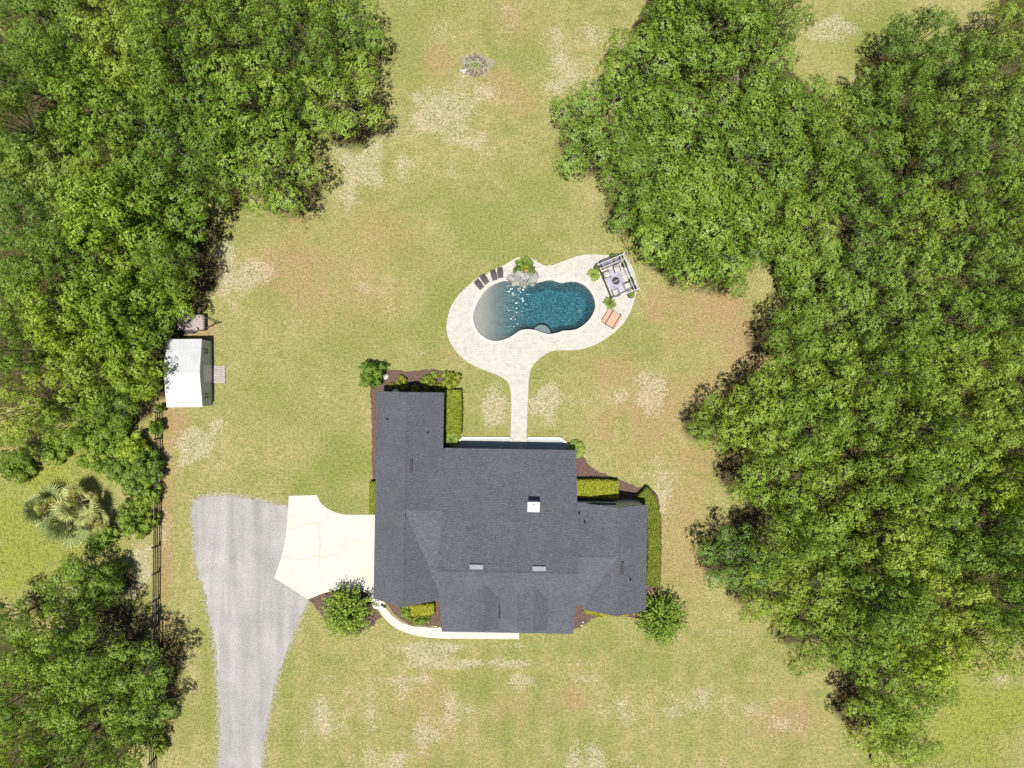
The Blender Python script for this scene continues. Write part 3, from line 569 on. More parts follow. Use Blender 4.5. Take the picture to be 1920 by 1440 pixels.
def gable_ew(y0, yr, y1, x0, x1, z0, zr, z1, th=0.2):           # ridge runs east-west; y0 south < yr < y1 north
    prof = [(y0, z0), (yr, zr), (y1, z1)]; mb = MB(); vs = []
    for x in (x0, x1):
        for y, z in prof: vs.append((x - hp[0], y - hp[1], z))
        for y, z in prof: vs.append((x - hp[0], y - hp[1], z - th))
    mb.add(vs, [(0, 1, 7, 6), (1, 2, 8, 7), (3, 9, 10, 4), (4, 10, 11, 5), (0, 6, 9, 3), (2, 5, 11, 8), (0, 3, 4, 1), (1, 4, 5, 2), (6, 7, 10, 9), (7, 8, 11, 10)]); return mb
roofs = []
r_main = part('roof', gable_ew(-24.65, -17.4, -6.46, -6.76, 6.25, 2.8, 7.5, 2.6), 'roof', house, label='long main roof over the porch')
r_lw = part('roof', gable_ns(-13.57, -10.37, -6.93, -21.5, -0.95, 2.8, 5.2), 'roof', house)
r_lc = part('roof', gable_ew(-21.15, -12.25, -6.5, -10.37, -6.70, 2.8, 5.15, 2.55), 'roof', house)
r_rw = part('roof', gable_ns(7.1, 10.27, 13.4, -22.2, -11.7, 2.8, 4.7), 'roof', house)
r_rc = part('roof', gable_ew(-21.8, -16.5, -11.62, 6.2, 10.27, 2.85, 4.68, 2.85), 'roof', house)
def hl(x, y, z): return (x - hp[0], y - hp[1], z)
def cap(par, a, b):
    a, b = Vector(hl(*a)), Vector(hl(*b)); mb = MB(); d = (b - a); rz = math.atan2(d.y, d.x); c = (a + b) / 2
    q = Vector((-d.y, d.x, 0)).normalized() * 0.17
    vs = [a - q - Vector((0, 0, .075)), a + Vector((0, 0, .035)), a + q - Vector((0, 0, .075)), b - q - Vector((0, 0, .075)), b + Vector((0, 0, .035)), b + q - Vector((0, 0, .075))]
    mb.add(vs, [(0, 3, 4, 1), (1, 4, 5, 2)]); part('ridge_cap', mb, 'roof', par)
cap(r_main, (-6.74, -17.4, 7.5), (6.23, -17.4, 7.5)); cap(r_lw, (-10.37, -21.48, 5.2), (-10.37, -.97, 5.2)); cap(r_rw, (10.27, -22.18, 4.7), (10.27, -11.72, 4.7)); cap(r_rc, (6.3, -16.5, 4.68), (10.2, -16.5, 4.68))
# dormers on the porch slope
for xr in (-2.5, 2.12):
    d_ = part('dormer_roof', gable_ns(xr - 1.45, xr, xr + 1.45, -23.2, -18.6, 5.62, 6.62, th=.14), 'roof', house)
    mb = MB(); vs = [hl(xr - 1.2, -22.9, 3.6), hl(xr + 1.2, -22.9, 3.6), hl(xr + 1.2, -22.9, 5.62), hl(xr, -22.9, 6.42), hl(xr - 1.2, -22.9, 5.62)]
    vs2 = [(v[0], v[1] + 3.0, v[2]) for v in vs]; mb.add(vs + vs2, [(0, 1, 2, 3, 4), (1, 6, 7, 2), (5, 0, 4, 9)]); w_ = part('dormer_wall', mb, 'siding', house)
    mb = MB(); mb.box(hl(xr, -22.93, 4.75), (1.0, .06, 1.1)); part('window', mb, 'glass', w_)
# walls
def wallbox(x0, x1, y0, y1, z1, gab=None):
    mb = MB(); c = hl((x0 + x1) / 2, (y0 + y1) / 2, z1 / 2); mb.box(c, (x1 - x0, y1 - y0, z1)); return mb
part('wall', wallbox(-13.15, -7.35, -21.1, -1.35, 2.75), 'siding', house)
part('wall', wallbox(-7.33, 6.0, -21.0, -9.3, 2.8), 'siding', house)
part('wall', wallbox(6.02, 13.0, -21.7, -11.78, 2.74), 'siding', house)
def gabwall(pts):      # triangular gable infill
    mb = MB(); n = len(pts); mb.add([hl(*p) for p in pts], [tuple(range(n))]); return mb
for y in (-1.36, -21.09): part('gable_wall', gabwall([(-13.1, y, 2.74), (-7.4, y, 2.74), (-10.37, y, 4.98)]), 'siding', house)
for y in (-11.79, -21.69): part('gable_wall', gabwall([(7.5, y, 2.73), (13.0, y, 2.73), (10.27, y, 4.48)]), 'siding', house)
for x in (-6.5, 5.99): part('gable_wall', gabwall([(x, -24.2, 2.9), (x, -17.4, 7.28), (x, -6.8, 2.6), (x, -9.3, 2.6), (x, -21.0, 2.7)]), 'siding', house)
for x in np.linspace(-6.3, 5.8, 6):      # porch posts front, lanai posts back
    mb = MB(); mb.box(hl(x, -24.2, 1.4), (.2, .2, 2.66)); part('porch_post', mb, 'white', house)
    mb = MB(); mb.box(hl(x, -6.85, 1.26), (.14, .14, 2.4)); part('porch_post', mb, 'white', house)
for (x, y, w, z, hh, ax) in [(-10.3,-1.32,1.6,1.5,1.2,0),(-11.8,-21.13,1.0,1.5,1.2,0),(-9.0,-21.13,1.0,1.5,1.2,0),(10.2,-21.74,1.6,1.5,1.3,0),(-3.5,-21.04,1.4,1.5,1.4,0),(3.2,-21.04,1.4,1.5,1.4,0),(13.03,-15,1.2,1.5,1.2,1),(13.03,-19,1.2,1.5,1.2,1),(-13.18,-4,1.2,1.5,1.2,1)]:
    mb = MB(); mb.box(hl(x, y, z), (w + .16, .08, hh + .16) if not ax else (.08, w + .16, hh + .16)); f_ = part('window', mb, 'white', house)
    mb = MB(); mb.box(hl(x, y, z), (w, .12, hh) if not ax else (.12, w, hh)); part('pane', mb, 'glass', f_)
for y in (-15.2, -18.9):
    mb = MB(); mb.box(hl(-13.18, y, 1.1), (.08, 2.6, 2.15)); g_ = part('garage_door', mb, 'white', house)
    for k in range(1, 4):
        mb = MB(); mb.box(hl(-13.225, y, .1 + k * .53), (.02, 2.58, .03)); part('panel_joint', mb, 'gmetal', g_)
mb = MB(); mb.box(hl(0, -21.04, 1.05), (1.0, .08, 2.05)); part('door', mb, 'white', house)
# chimney
chx, chy = 40 * S * (1 - 6.0 / H), -230 * S * (1 - 6.0 / H)
ch = part('chimney', MB().box(hl(chx, chy, 5.1), (1.0, .80, 1.7)), 'siding', house)
part('chimney_cap', MB().box(hl(chx, chy, 5.98), (1.12, .92, .10)), 'white', ch)
mb = MB(); mb.lathe([(.20, 0), (.20, .16), (.17, .20), (.02, .22)], hl(chx, chy + .05, 6.031), 18); part('flue', mb, 'white', ch)
# roof vents and pipes
def zs(x, y):
    z = -9
    if -6.76 <= x <= 6.25: z = max(z, 2.8 + (y + 24.65) * .648 if y < -17.4 else 7.5 - (y + -1 * -17.4 * 1) * 0 - (y + 17.4) * .448)
    if -13.57 <= x <= -6.93: z = max(z, 5.2 - abs(x + 10.37) * .72)
    if 7.1 <= x <= 13.4: z = max(z, 4.7 - abs(x - 10.27) * .605)
    if 6.2 <= x <= 10.27: z = max(z, 4.68 - (abs(y + 16.5)) * .36)
    return z
def vent(px, py, zz, along, L=1.25, W=0.42, m='gmetal', up=(0, 0)):
    x, y = P(px, py, zz); z = zs(x, y); mb = MB()
    if along == 'x':   # slant-back hood, open lip downslope (north)
        s_ = -.448; vs = [(-L/2, -W/2, .02 - s_ * 0), (L/2, -W/2, .02), (L/2, W/2, .02), (-L/2, W/2, .02), (-L/2, W/2, .24), (L/2, W/2, .24), (L/2, -W/2, .05), (-L/2, -W/2, .05)]
        vs = [(a, b, c + s_ * b) for a, b, c in vs]
        fs = [(0, 1, 6, 7), (7, 6, 5, 4), (3, 4, 5, 2), (1, 2, 5, 6), (0, 7, 4, 3)]
    else:
        s_ = -.72 * 1 if x < 0 else -.605
        vs = [(-W/2, -L/2, .02), (W/2, -L/2, .02), (W/2, L/2, .02), (-W/2, L/2, .02), (-W/2, L/2, .05), (W/2, L/2, .24), (W/2, -L/2, .24), (-W/2, -L/2, .05)]
        vs = [(a, b, c + s_ * a) for a, b, c in vs]
        fs = [(0, 1, 6, 7), (7, 6, 5, 4), (3, 4, 5, 2), (1, 2, 5, 6), (0, 7, 4, 3)]
    mb.add([hl(x + a, y + b, z + c) for a, b, c in vs], fs); part('roof_vent', mb, m, house)
vent(895, 1062, 7.0, 'x'); vent(1012, 1063, 7.0, 'x'); vent(768, 877, 5.1, 'y', 1.25, .26, 'dmetal'); vent(1168, 1062, 4.5, 'y', 1.25, .34, 'dmetal')
for px, py, zz in ((722, 790, 4), (799, 814, 4), (1087, 963, 4), (1097, 978, 4), (1184, 1083, 4)):
    x, y = P(px, py, zz); z = zs(x, y); part('vent_pipe', MB().lathe([(.09, -.1), (.09, .3), (.07, .3), (.065, .0)], hl(x, y, z), 10), 'dmetal', house)

# ------------------------------------------------------------------ shed
SX0, SX1, SY0, SY1 = -34.4, -30.9, -2.28, 4.45
shed = thing('shed', 'green grey garden shed with white metal roof beside the woods', 'shed', ((SX0 + SX1) / 2, (SY0 + SY1) / 2, 0), 0.01)
sc = ((SX0 + SX1) / 2, (SY0 + SY1) / 2); hx, hy = (SX1 - SX0) / 2, (SY1 - SY0) / 2
mb = MB(); mb.box((0, 0, 1.15), (2 * hx - .08, 2 * hy - .10, 2.3)); part('wall', mb, 'shedwall', shed)
for sx in (-1, 1): part('gable_wall', (lambda m_: (m_.add([(sx * (hx - .045), -hy + .06, 2.29), (sx * (hx - .045), hy - .06, 2.29), (sx * (hx - .045), 0, 2.84)], [(0, 1, 2)]), m_)[1])(MB()), 'shedwall', shed)
for sy in (-1, 1):
    vs = [(-hx - .05, 0, 2.95), (hx + .03, 0, 2.95), (hx + .03, sy * (hy + .03), 2.38), (-hx - .05, sy * (hy + .03), 2.38)]
    mb = MB(); mb.add(vs + [(a, b, c - .06) for a, b, c in vs], [(0, 1, 2, 3), (7, 6, 5, 4), (1, 5, 6, 2), (3, 2, 6, 7), (0, 3, 7, 4)]); r_ = part('roof', mb, 'shedroof', shed)
mb = MB()
for sy in (-1, 1):
    for k in range(9):
        x_ = -hx + .2 + k * (2 * hx - .4) / 8; mb = MB(); L_ = math.hypot(hy, .57); mb.box((x_, sy * hy / 2, 2.668), (.03, L_ - .1, .02), rx=-sy * math.atan2(.57, hy)); part('roof_seam', mb, 'shedroof', shed)
mb = MB(); mb.box((0, 0, 2.955), (2 * hx + .08, .22, .03)); part('ridge_cap', mb, 'shedroof', shed)
dy = P(0, 701)[1] - sc[1]
d_ = part('door', MB().box((hx - .02, dy, 1.05), (.08, 1.55, 2.0)), 'white', shed); part('door_frame', MB().box((hx - .03, dy, 1.08), (.06, 1.75, 2.12)), 'white', d_)
part('handle', MB().box((hx + .04, dy + .1, 1.0), (.04, .05, .14)), 'dmetal', d_)
for py in (658, 742):
    wy = (720 - py) * S * .97 - sc[1]; w_ = part('window', MB().box((hx - .02, wy, 1.40), (.07, .72, .95)), 'white', shed)
    for k in (-1, 1):
        for q in (-1, 1): part('pane', MB().box((hx + .0, wy + k * .165, 1.40 + q * .22), (.06, .28, .38)), 'glass', w_)
rx_, ry_ = P(411, 702)
ramp_ = thing('wooden_ramp', 'weathered wooden ramp in front of the shed door', 'ramp', (rx_, ry_, 0))
for k in range(8): part('plank', MB().box((0, -.80 + k * .228, .09 + .004 * (k % 3)), (1.28 + .05 * (k % 2), .205, .045)), 'wood', ramp_)
for k in (-.5, 0, .5): part('joist', MB().box((k, 0, .03), (.07, 1.72, .075)), 'wood', ramp_)

# ------------------------------------------------------------------ utility trailer
tx, ty = P(383, 605, .6)
tr_ = thing('utility_trailer', 'flat utility trailer with plank deck half hidden under trees near the shed', 'trailer', (tx, ty, 0))
for k in range(7): part('plank', MB().box((-1.35, -.66 + k * .22, .60), (2.7, .205, .045)), 'wood', tr_)
part('frame', MB().box((-1.35, .80, .56), (2.76, .07, .14)).box((-1.35, -.80, .56), (2.76, .07, .14)).box((.04, 0, .561), (.07, 1.53, .13)).box((-2.74, 0, .561), (.07, 1.53, .13)), 'rust', tr_)
part('side_rail', MB().box((-1.35, .80, .92), (2.7, .05, .05)).box((-1.35, -.80, .92), (2.7, .05, .05)).box((.03, 0, .92), (.05, 1.55, .05)), 'rust', tr_)
for x in (0.02, -1.3, -2.68):
    for y in (-.8, .8): part('stake', MB().box((x, y, .77), (.05, .05, .27)), 'rust', tr_)
part('tongue', MB().tube([(0, .62, .52), (1.25, 0, .50)], .05, 6).tube([(0, -.62, .52), (1.25, 0, .50)], .05, 6).box((1.38, 0, .5), (.28, .1, .1)), 'dmetal', tr_)
part('jack', MB().tube([(1.1, .0, .1), (1.1, 0, .95)], .035, 8), 'dmetal', tr_)
for y in (-.98, .98):
    w_ = part('wheel', (lambda m_: (m_.tube([(-1.5, y - .1, .31), (-1.5, y + .1, .31)], .31, 16), m_)[1])(MB()), 'rubber', tr_)
    part('rim', MB().tube([(-1.5, y - .105, .31), (-1.5, y + .105, .31)], .17, 12), 'lmetal', w_)
    part('fender', MB().box((-1.5, y, .68), (.9, .26, .04)).box((-1.02, y, .6), (.04, .26, .16)).box((-1.98, y, .6), (.04, .26, .16)), 'dmetal', tr_)
bkx, bky = P(368, 618, .8); bk = thing('bucket', 'white bucket standing on the trailer deck', 'bucket', (bkx, bky, .625))
part('body', MB().lathe([(.14, 0), (.17, .36), (.18, .36), (.18, .39), (.155, .39), (.13, .03)], n=16), 'white', bk); part('handle', MB().tube([(-.17, 0, .34), (-.12, .05, .2), (0, .19, .16), (.12, .05, .2), (.17, 0, .34)], .008, 5), 'dmetal', bk)

# ------------------------------------------------------------------ fence
fn = thing('board_fence', 'long dark four rail board fence along the western property line', 'fence')
pl = []; seg = [(FENCE[i], FENCE[i + 1]) for i in range(len(FENCE) - 1)]
tot = sum(math.dist(a, b) for a, b in seg)
def along(d):
    for a, b in seg:
        L = math.dist(a, b)
        if d <= L: return (a[0] + (b[0] - a[0]) * d / L, a[1] + (b[1] - a[1]) * d / L)
        d -= L
    return seg[-1][1]
npst = int(tot / 2.6); pp = [along(i * tot / npst) for i in range(npst + 1)]
pme = MB().box((0, 0, .70), (.13, .13, 1.45)).mesh('post', M['fence'])
for i, (x, y) in enumerate(pp):
    o = link('post', pme, fn, (x, y, 0)); o.rotation_euler = (random.gauss(0, .015), random.gauss(0, .015), random.gauss(0, .05))
for i in range(npst):
    a, b = pp[i], pp[i + 1]; L = math.dist(a, b); rz = math.atan2(b[1] - a[1], b[0] - a[0])
    for k in range(4):
        z = .25 + .36 * k + random.gauss(0, .012)
        part('rail', MB().box(((a[0] + b[0]) / 2 + .085, (a[1] + b[1]) / 2, z), (L - .012, .04, .14), rz + random.gauss(0, .004)), 'fence' if (i * 7 + k * 3) % 5 else 'fencel', fn)

# ------------------------------------------------------------------ fire pit
fpx, fpy = P(891, 123)
link('ash_patch', MB().sheet([(fpx + (1.5 + .3 * math.sin(3 * t + 1) + .18 * math.sin(7 * t) + random.gauss(0, .07)) * math.cos(t) + .1, fpy + (1.38 + .25 * math.cos(2 * t) + .15 * math.sin(6 * t) + random.gauss(0, .07)) * math.sin(t)) for t in np.linspace(0, 2 * math.pi, 90, endpoint=False)], -.02, .010).mesh('ash_patch', M['ash']), kind='structure')
pit = thing('fire_pit', 'ring of stones forming a weedy fire pit on the far lawn', 'fire pit', (fpx, fpy, 0))
for ring, (R_, nst, sz) in enumerate(((0.98, 15, .40), (.80, 11, .30))):
    for k in range(nst):
        t = 2 * math.pi * (k + .5 * ring) / nst + random.gauss(0, .05); q = R_ + random.gauss(0, .08)
        part('stone', MB().rock((q * math.cos(t), q * math.sin(t), .10 + .14 * ring), (sz * random.uniform(.8, 1.2), sz * random.uniform(.6, .9), .26), 300 + k + 40 * ring, rz=t), 'stone' if random.random() < .75 else 'rock', pit)
for k in range(7): part('stone', MB().rock((-1.15 + random.gauss(0, .22), -.55 + random.gauss(0, .22), .08), (.3, .25, .18), 400 + k, rz=k), 'coping', pit, label='pale stone spilled at the ring')

# ------------------------------------------------------------------ pool furniture
DZ = 0.078
def lounge_chair():
    t = thing('lounge_chair', 'x', 'lounge chair')
    part('frame', MB().box((-.27, -.02, .22), (.05, 1.15, .06)).box((.27, -.02, .22), (.05, 1.15, .06)).box((0, -.58, .22), (.5, .05, .06)), 'dmetal', t)
    for x in (-.27, .27):
        for y in (-.52, .30): part('leg', MB().box((x, y, .1), (.05, .05, .19)), 'dmetal', t)
        part('arm', MB().rbox((x * 1.02, .05, .44), (.07, .55, .04), .015), 'dmetal', t)
    part('seat', MB().rbox((0, -.17, .29), (.50, .74, .09), .03), 'greyfab', t)
    part('backrest', MB().rbox((0, .36, .52), (.50, .09, .62), .03, rx=-.62), 'greyfab', t)
    part('headrest', MB().rbox((0, .47, .74), (.44, .10, .16), .03, rx=-.62), 'greyfab', t)
    return t
lc0 = lounge_chair()
for i, (x, y, a, lb) in enumerate([(897.9,533.5,38,'leftmost of the four dark grey lounge chairs by the pool beach entry'),(908,523.7,34,'second from left of the four dark grey lounge chairs'),(925.8,516,14,'third from left of the four dark grey lounge chairs'),(937.7,511.4,5,'rightmost of the four dark grey lounge chairs, nearest the boulders')]):
    o = lc0 if i == 0 else copy_tree(lc0); o.location = (*P(x, y, .3), DZ); o.scale = (.92, .86, .9); o.rotation_euler = (0, 0, math.radians(a)); o['label'] = lb; o['group'] = 'lounge chairs by the pool'
# salmon double chaise
dbx, dby = P(1146.5, 597, .4)
db = thing('double_chaise', 'salmon pink double chaise with dark bars on the pool deck', 'chaise', (dbx, dby, DZ), math.radians(-31))
part('base', MB().box((0, 0, .17), (1.45, 1.58, .10)), 'dmetal', db)
for x in (-.66, .66):
    for y in (-.72, .72): part('leg', MB().box((x, y, .06), (.07, .07, .12)), 'dmetal', db)
part('mattress', MB().rbox((.17, 0, .32), (.84, 1.56, .17), .05), 'pink', db); part('backrest', MB().rbox((-.54, 0, .44), (.50, 1.56, .13), .05, ry=.42), 'pink', db); part('foot_cushion', MB().rbox((.73, 0, .27), (.22, 1.54, .12), .04), 'pinkd', db)
for x, z in ((-.27, .44), (.60, .40)):
    part('bar', MB().tube([(x, -.83, z), (x, .83, z)], .028, 8), 'dmetal', db)
    for y in (-.83, .83): part('bar_knob', MB().rbox((x, y, z), (.1, .1, .1), .03), 'dmetal', db)
part('side_bar', MB().tube([(-.27, -.84, .40), (.60, -.84, .37)], .022, 6), 'dmetal', db)
# pergola
pgx, pgy = P(1158.5, 519, 2.45); PG = math.radians(22.5)
pg = thing('pergola', 'slim metal pergola frame over the lounge set at the east of the pool', 'pergola', (pgx, pgy, DZ), PG)
A, B = 1.36, 1.88; ZP = 2.45
for x in (-A, A):
    for y in (-B, B): part('post', MB().box((x, y, ZP / 2), (.09, .09, ZP)), 'gmetal', pg)
part('beam', MB().box((-A, 0, ZP - .05), (.08, 2 * B - .1, .12)), 'dmetal', pg); part('beam', MB().box((A, 0, ZP - .05), (.10, 2 * B - .1, .12)), 'lmetal', pg)
part('beam', MB().box((0, B, ZP - .05), (2 * A + .25, .09, .12)), 'lmetal', pg); part('beam', MB().box((.05, -B, ZP - .05), (2 * A + .35, .09, .12)), 'lmetal', pg)
part('rafter', MB().box((0, B - .47, ZP), (2 * A + .1, .06, .08)), 'lmetal', pg); part('rafter', MB().box((A - .34, 0, ZP), (.05, 2 * B, .08)), 'lmetal', pg); part('rafter', MB().box((A + .16, .02, ZP + .01), (.05, 2 * B + .5, .06)), 'lmetal', pg)
for k, y in enumerate((-.95, -.05, .78)): part('cable', MB().tube([(-A, y, ZP - .02), (A, y, ZP - .02)], .012, 5), 'dmetal', pg)
for k, x in enumerate((-.62, .28)): part('cable', MB().tube([(x, -B, ZP - .03), (x, B, ZP - .03)], .012, 5), 'dmetal', pg)
R2 = Matrix.Rotation(PG, 2)
def pgl(x, y): v = R2 @ Vector((x, y)); g = P(1157.5, 520, 0.2); return (g[0] + v.x, g[1] + v.y, DZ)
rg = link('outdoor_rug', MB().sheet([(-.88, -1.72), (.88, -1.72), (.88, .98), (-.88, .98)], 0.0, .012).mesh('outdoor_rug', M['rug']), None, pgl(-.28, .05), PG, label='pale lavender outdoor rug under the pergola', category='rug')
sfx = pgl(-.12, 1.72)
sf = thing('outdoor_sofa', 'grey cushioned outdoor sofa at the north end of the pergola', 'sofa', sfx, PG)
part('base', MB().rbox((0, 0, .2), (2.1, .86, .22), .03), 'greyfab', sf)
for k in (-.66, 0, .66): part('seat_cushion', MB().rbox((k, -.1, .38), (.64, .62, .15), .04), 'sofafab', sf); part('back_cushion', MB().rbox((k, .30, .60), (.62, .18, .42), .05, rx=-.25), 'sofafab', sf)
part('backrest', MB().rbox((0, .42, .45), (2.1, .10, .56), .03), 'greyfab', sf)
for k in (-1, 1): part('armrest', MB().rbox((k * 1.0, 0, .42), (.12, .82, .42), .03), 'greyfab', sf)
def patio_chair():
    t = thing('patio_chair', 'x', 'chair')
    for x in (-.30, .30):
        for y in (-.28, .30): part('leg', MB().tube([(x, y, 0), (x * .95, y * .95, .42)], .02, 6), 'dmetal', t)
        part('arm', MB().tube([(x, -.30, .58), (x * 1.06, 0, .60), (x, .34, .62)], .025, 6), 'dmetal', t)
        part('arm_post', MB().tube([(x, -.29, .40), (x, -.30, .58)], .02, 6), 'dmetal', t)
    part('seat_frame', MB().tube([(-.31, -.3, .40), (.31, -.3, .40), (.31, .32, .38), (-.31, .32, .38), (-.31, -.3, .40)], .025, 6), 'dmetal', t)
    part('seat_cushion', MB().rbox((0, -.02, .45), (.56, .58, .11), .04), 'cream', t)
    part('back_frame', MB().tube([(-.31, .30, .40), (-.30, .44, .92), (0, .47, .98), (.30, .44, .92), (.31, .30, .40)], .028, 6), 'dmetal', t)
    part('back_cushion', MB().rbox((0, .30, .70), (.54, .12, .48), .04, rx=-.22), 'cream', t)
    return t
pc0 = patio_chair()
for i, (px, py, a, lb) in enumerate([(1138,515,100,'cream cushioned patio chair west of the round fire table'),(1176,536,-75,'cream cushioned patio chair east of the round fire table, by the planters'),(1156.5,505,12,'cream cushioned patio chair between the sofa and the fire table'),(1154,549,190,'cream cushioned patio chair at the south end of the pergola')]):
    o = pc0 if i == 0 else copy_tree(pc0); o.location = (*P(px, py, .4), DZ + .014); o.rotation_euler = (0, 0, math.radians(a + 8)); o['label'] = lb; o['group'] = 'patio chairs under the pergola'
ft = thing('fire_table', 'round dark fire table in the middle of the pergola', 'table', (*P(1155, 527, .4), DZ + .014))
part('base', MB().lathe([(.26, 0), (.30, .05), (.24, .30), (.20, .36)], n=18), 'dmetal', ft); part('table_top', MB().lathe([(.36, .36), (.38, .38), (.38, .42), (.20, .43), (.19, .40), (.02, .40)], n=24), 'dmetal', ft); part('lid_bar', MB().box((0, 0, .445), (.6, .05, .03), .5), 'lmetal', ft)

# ------------------------------------------------------------------ foliage generators
def unit(v): return v / (np.linalg.norm(v, axis=-1, keepdims=True) + 1e-9)
def leaves(C, N, Ln, Wd, rng, fold=0.0):
    """diamond leaf at each centre C with normal N"""
    n = len(C); t = unit(np.cross(N, rng.normal(size=(n, 3)))); b = np.cross(N, t)
    Ln = (Ln * rng.uniform(.65, 1.3, n))[:, None]; Wd = (Wd * rng.uniform(.65, 1.3, n))[:, None]
    V = np.stack([C - t * Ln * .5, C - b * Wd * .5 + t * Ln * .05 - N * Ln * .06, C + t * Ln * .5 - N * Ln * .10, C + b * Wd * .5 + t * Ln * .05 - N * Ln * .06], 1).reshape(-1, 3)
    return V, np.arange(n * 4).reshape(n, 4)
def crown(seed, R=5.0, Hh=3.3, cz=6.3, nl=20, sprigs=75, lps=13, ll=.30, lw=.17, spread=.26, flat=.12, low=-.05, rlo=.24, rhi=.40, fill=2.0, kr=(.42, .86)):
    rng = np.random.default_rng(seed); lobes = []
    tries = 0
    while len(lobes) < nl and tries < 4000:
        tries += 1; z = rng.uniform(low, 1); a = rng.uniform(0, 2 * math.pi); q = math.sqrt(max(0, 1 - z * z)); k = rng.uniform(*kr)
        c = np.array([q * math.cos(a) * R * k, q * math.sin(a) * R * k, z * Hh * k]); r = R * rng.uniform(rlo, rhi)
        if all(np.linalg.norm((c - l[0]) * [1, 1, .8]) > .82 * (r + l[1]) for l in lobes): lobes.append((c, r))
    Cs = []; Ns = []
    for c, r in lobes:
        ns = max(6, int(sprigs * (r / (R * .32)) ** 2)); d = unit(rng.normal(size=(ns, 3)) + [0, 0, .25]); d[:, 2] = np.where(d[:, 2] < -.35, -d[:, 2], d[:, 2])
        rad = r * np.where(rng.random(ns) < .85, rng.uniform(.88, 1.04, ns), rng.uniform(.4, .85, ns))[:, None]
        ph = rng.uniform(0, 6.28, 6); q_ = np.sin(d[:, 0] * 5.1 + ph[0]) * np.sin(d[:, 1] * 5.3 + ph[1]) + .7 * np.sin(d[:, 0] * 9.7 + ph[2]) * np.sin(d[:, 1] * 9.1 + ph[3]) * np.sin(d[:, 2] * 8 + ph[4]); rad = rad * (1 + .22 * q_[:, None])
        p = c + d * rad * [1, 1, .92]; rho = spread * rng.uniform(.65, 1.35, (ns, 1))
        for k in range(lps):
            e = unit(rng.normal(size=(ns, 3)) + d * .5 + [0, 0, .45])
            Cs.append(p + e * rho * [1, 1, .75] * rng.uniform(.35, 1.0, (ns, 1)) ** .5); Ns.append(unit(d * 1.1 + e * .28 + np.array([0, 0, flat]) + rng.normal(size=(ns, 3)) * .24))
    m = int(len(lobes) * 50 * fill); d = unit(rng.normal(size=(m, 3))); d[:, 2] = np.abs(d[:, 2]) * 1.0 - .75     # inner and lower leaves
    Cs.append(d * np.array([R * .8, R * .8, Hh * .6]) * rng.uniform(.25, 1, (m, 1)) ** .5); Ns.append(unit(rng.normal(size=(m, 3)) + [0, 0, .8]))
    C = np.concatenate(Cs); N = np.concatenate(Ns); C[:, 2] += cz; return leaves(C, N, ll, lw, rng) + (lobes,)
def trunk(seed, lobes, cz, R, Hh, r0=.32):
    rg_ = random.Random(seed); mb = MB(); zf = cz - Hh * .55
    mb.tube([(0, 0, -.15), (.05, -.03, zf * .35), (-.06, .05, zf * .7), (0, 0, zf)], [r0 * 1.35, r0, r0 * .85, r0 * .75], 8)
    for c, r in lobes:
        e = Vector((c[0], c[1], c[2] + cz)); s_ = Vector((0, 0, zf * rg_.uniform(.75, 1.0))); m_ = s_.lerp(e, .5) + Vector((rg_.gauss(0, .25), rg_.gauss(0, .25), -.25))
        mb.tube([s_, m_, e], [r0 * .42, r0 * .26, .07], 5)
        for k in range(3):      # twigs, some breaking through the crown's top
            a = rg_.uniform(0, 6.28); z = rg_.uniform(.2, 1); q = math.sqrt(1 - z * z); L = r * rg_.uniform(.7, 1.12); t = e + Vector((q * math.cos(a), q * math.sin(a), z * .72)) * L
            mb.tube([e, e.lerp(t, .55) + Vector((rg_.gauss(0, .12), rg_.gauss(0, .12), .05)), t], [.045, .030, .014], 4)
    return mb
PROTO = {}
def proto(kind, i, **kw):
    V, Fc, lob = crown(100 * i + hash_(kind), **kw); me = npmesh(kind + '_crown', V, Fc, M[kw_m[kind]])
    tm = trunk(i, lob, kw.get('cz', 6.3), kw.get('R', 5), kw.get('Hh', 3.3)).mesh(kind + '_trunk', M['bark']); PROTO.setdefault(kind, []).append((me, tm))
def hash_(s): return sum(ord(c) * (i + 3) for i, c in enumerate(s))
kw_m = {'oak': 'oak', 'light': 'light', 'dark': 'dark', 'lime': 'lime'}
for i in range(4): proto('oak', i + 1, nl=15, sprigs=112, lps=10, ll=.20, lw=.13, spread=.28, rlo=.25, rhi=.40, Hh=3.6, cz=5.8)
for i in range(4): proto('light', i + 5, nl=13, sprigs=104, lps=10, ll=.215, lw=.15, spread=.30, rlo=.25, rhi=.42, Hh=4.0, cz=5.4)
for i in range(3): proto('dark', i + 9, nl=14, sprigs=108, lps=10, ll=.20, lw=.14, spread=.28, rlo=.24, rhi=.40, Hh=4.0, cz=5.4)
for i in range(3): proto('lime', i + 13, nl=13, sprigs=86, lps=9, ll=.27, lw=.20, spread=.32, rlo=.25, rhi=.42, Hh=4.0, cz=5.4)
LOOK = {'oak': ('live_oak', 'mid green oak'), 'light': ('broadleaf_tree', 'light green tree'), 'dark': ('water_oak', 'dark green oak'), 'lime': ('maple_tree', 'yellow green tree')}
LEV = [(60, 'by the top edge'), (160, 'beside the fire pit level'), (260, 'below the fire pit level'), (360, 'above the pool level'), (470, 'near the waterfall level'), (560, 'at the pergola level'), (650, 'at the pool level'), (740, 'at the shed level'), (850, 'at the lanai level'), (960, 'at the chimney level'), (1070, 'at the roof vent level'), (1160, 'at the front gable level'), (1260, 'below the house front'), (1360, 'at the front lawn level'), (9999, 'by the bottom edge')]
ORD = ['first', 'second', 'third', 'fourth', 'fifth', 'sixth', 'seventh', 'eighth', 'ninth', 'tenth', 'eleventh', 'twelfth', 'thirteenth']
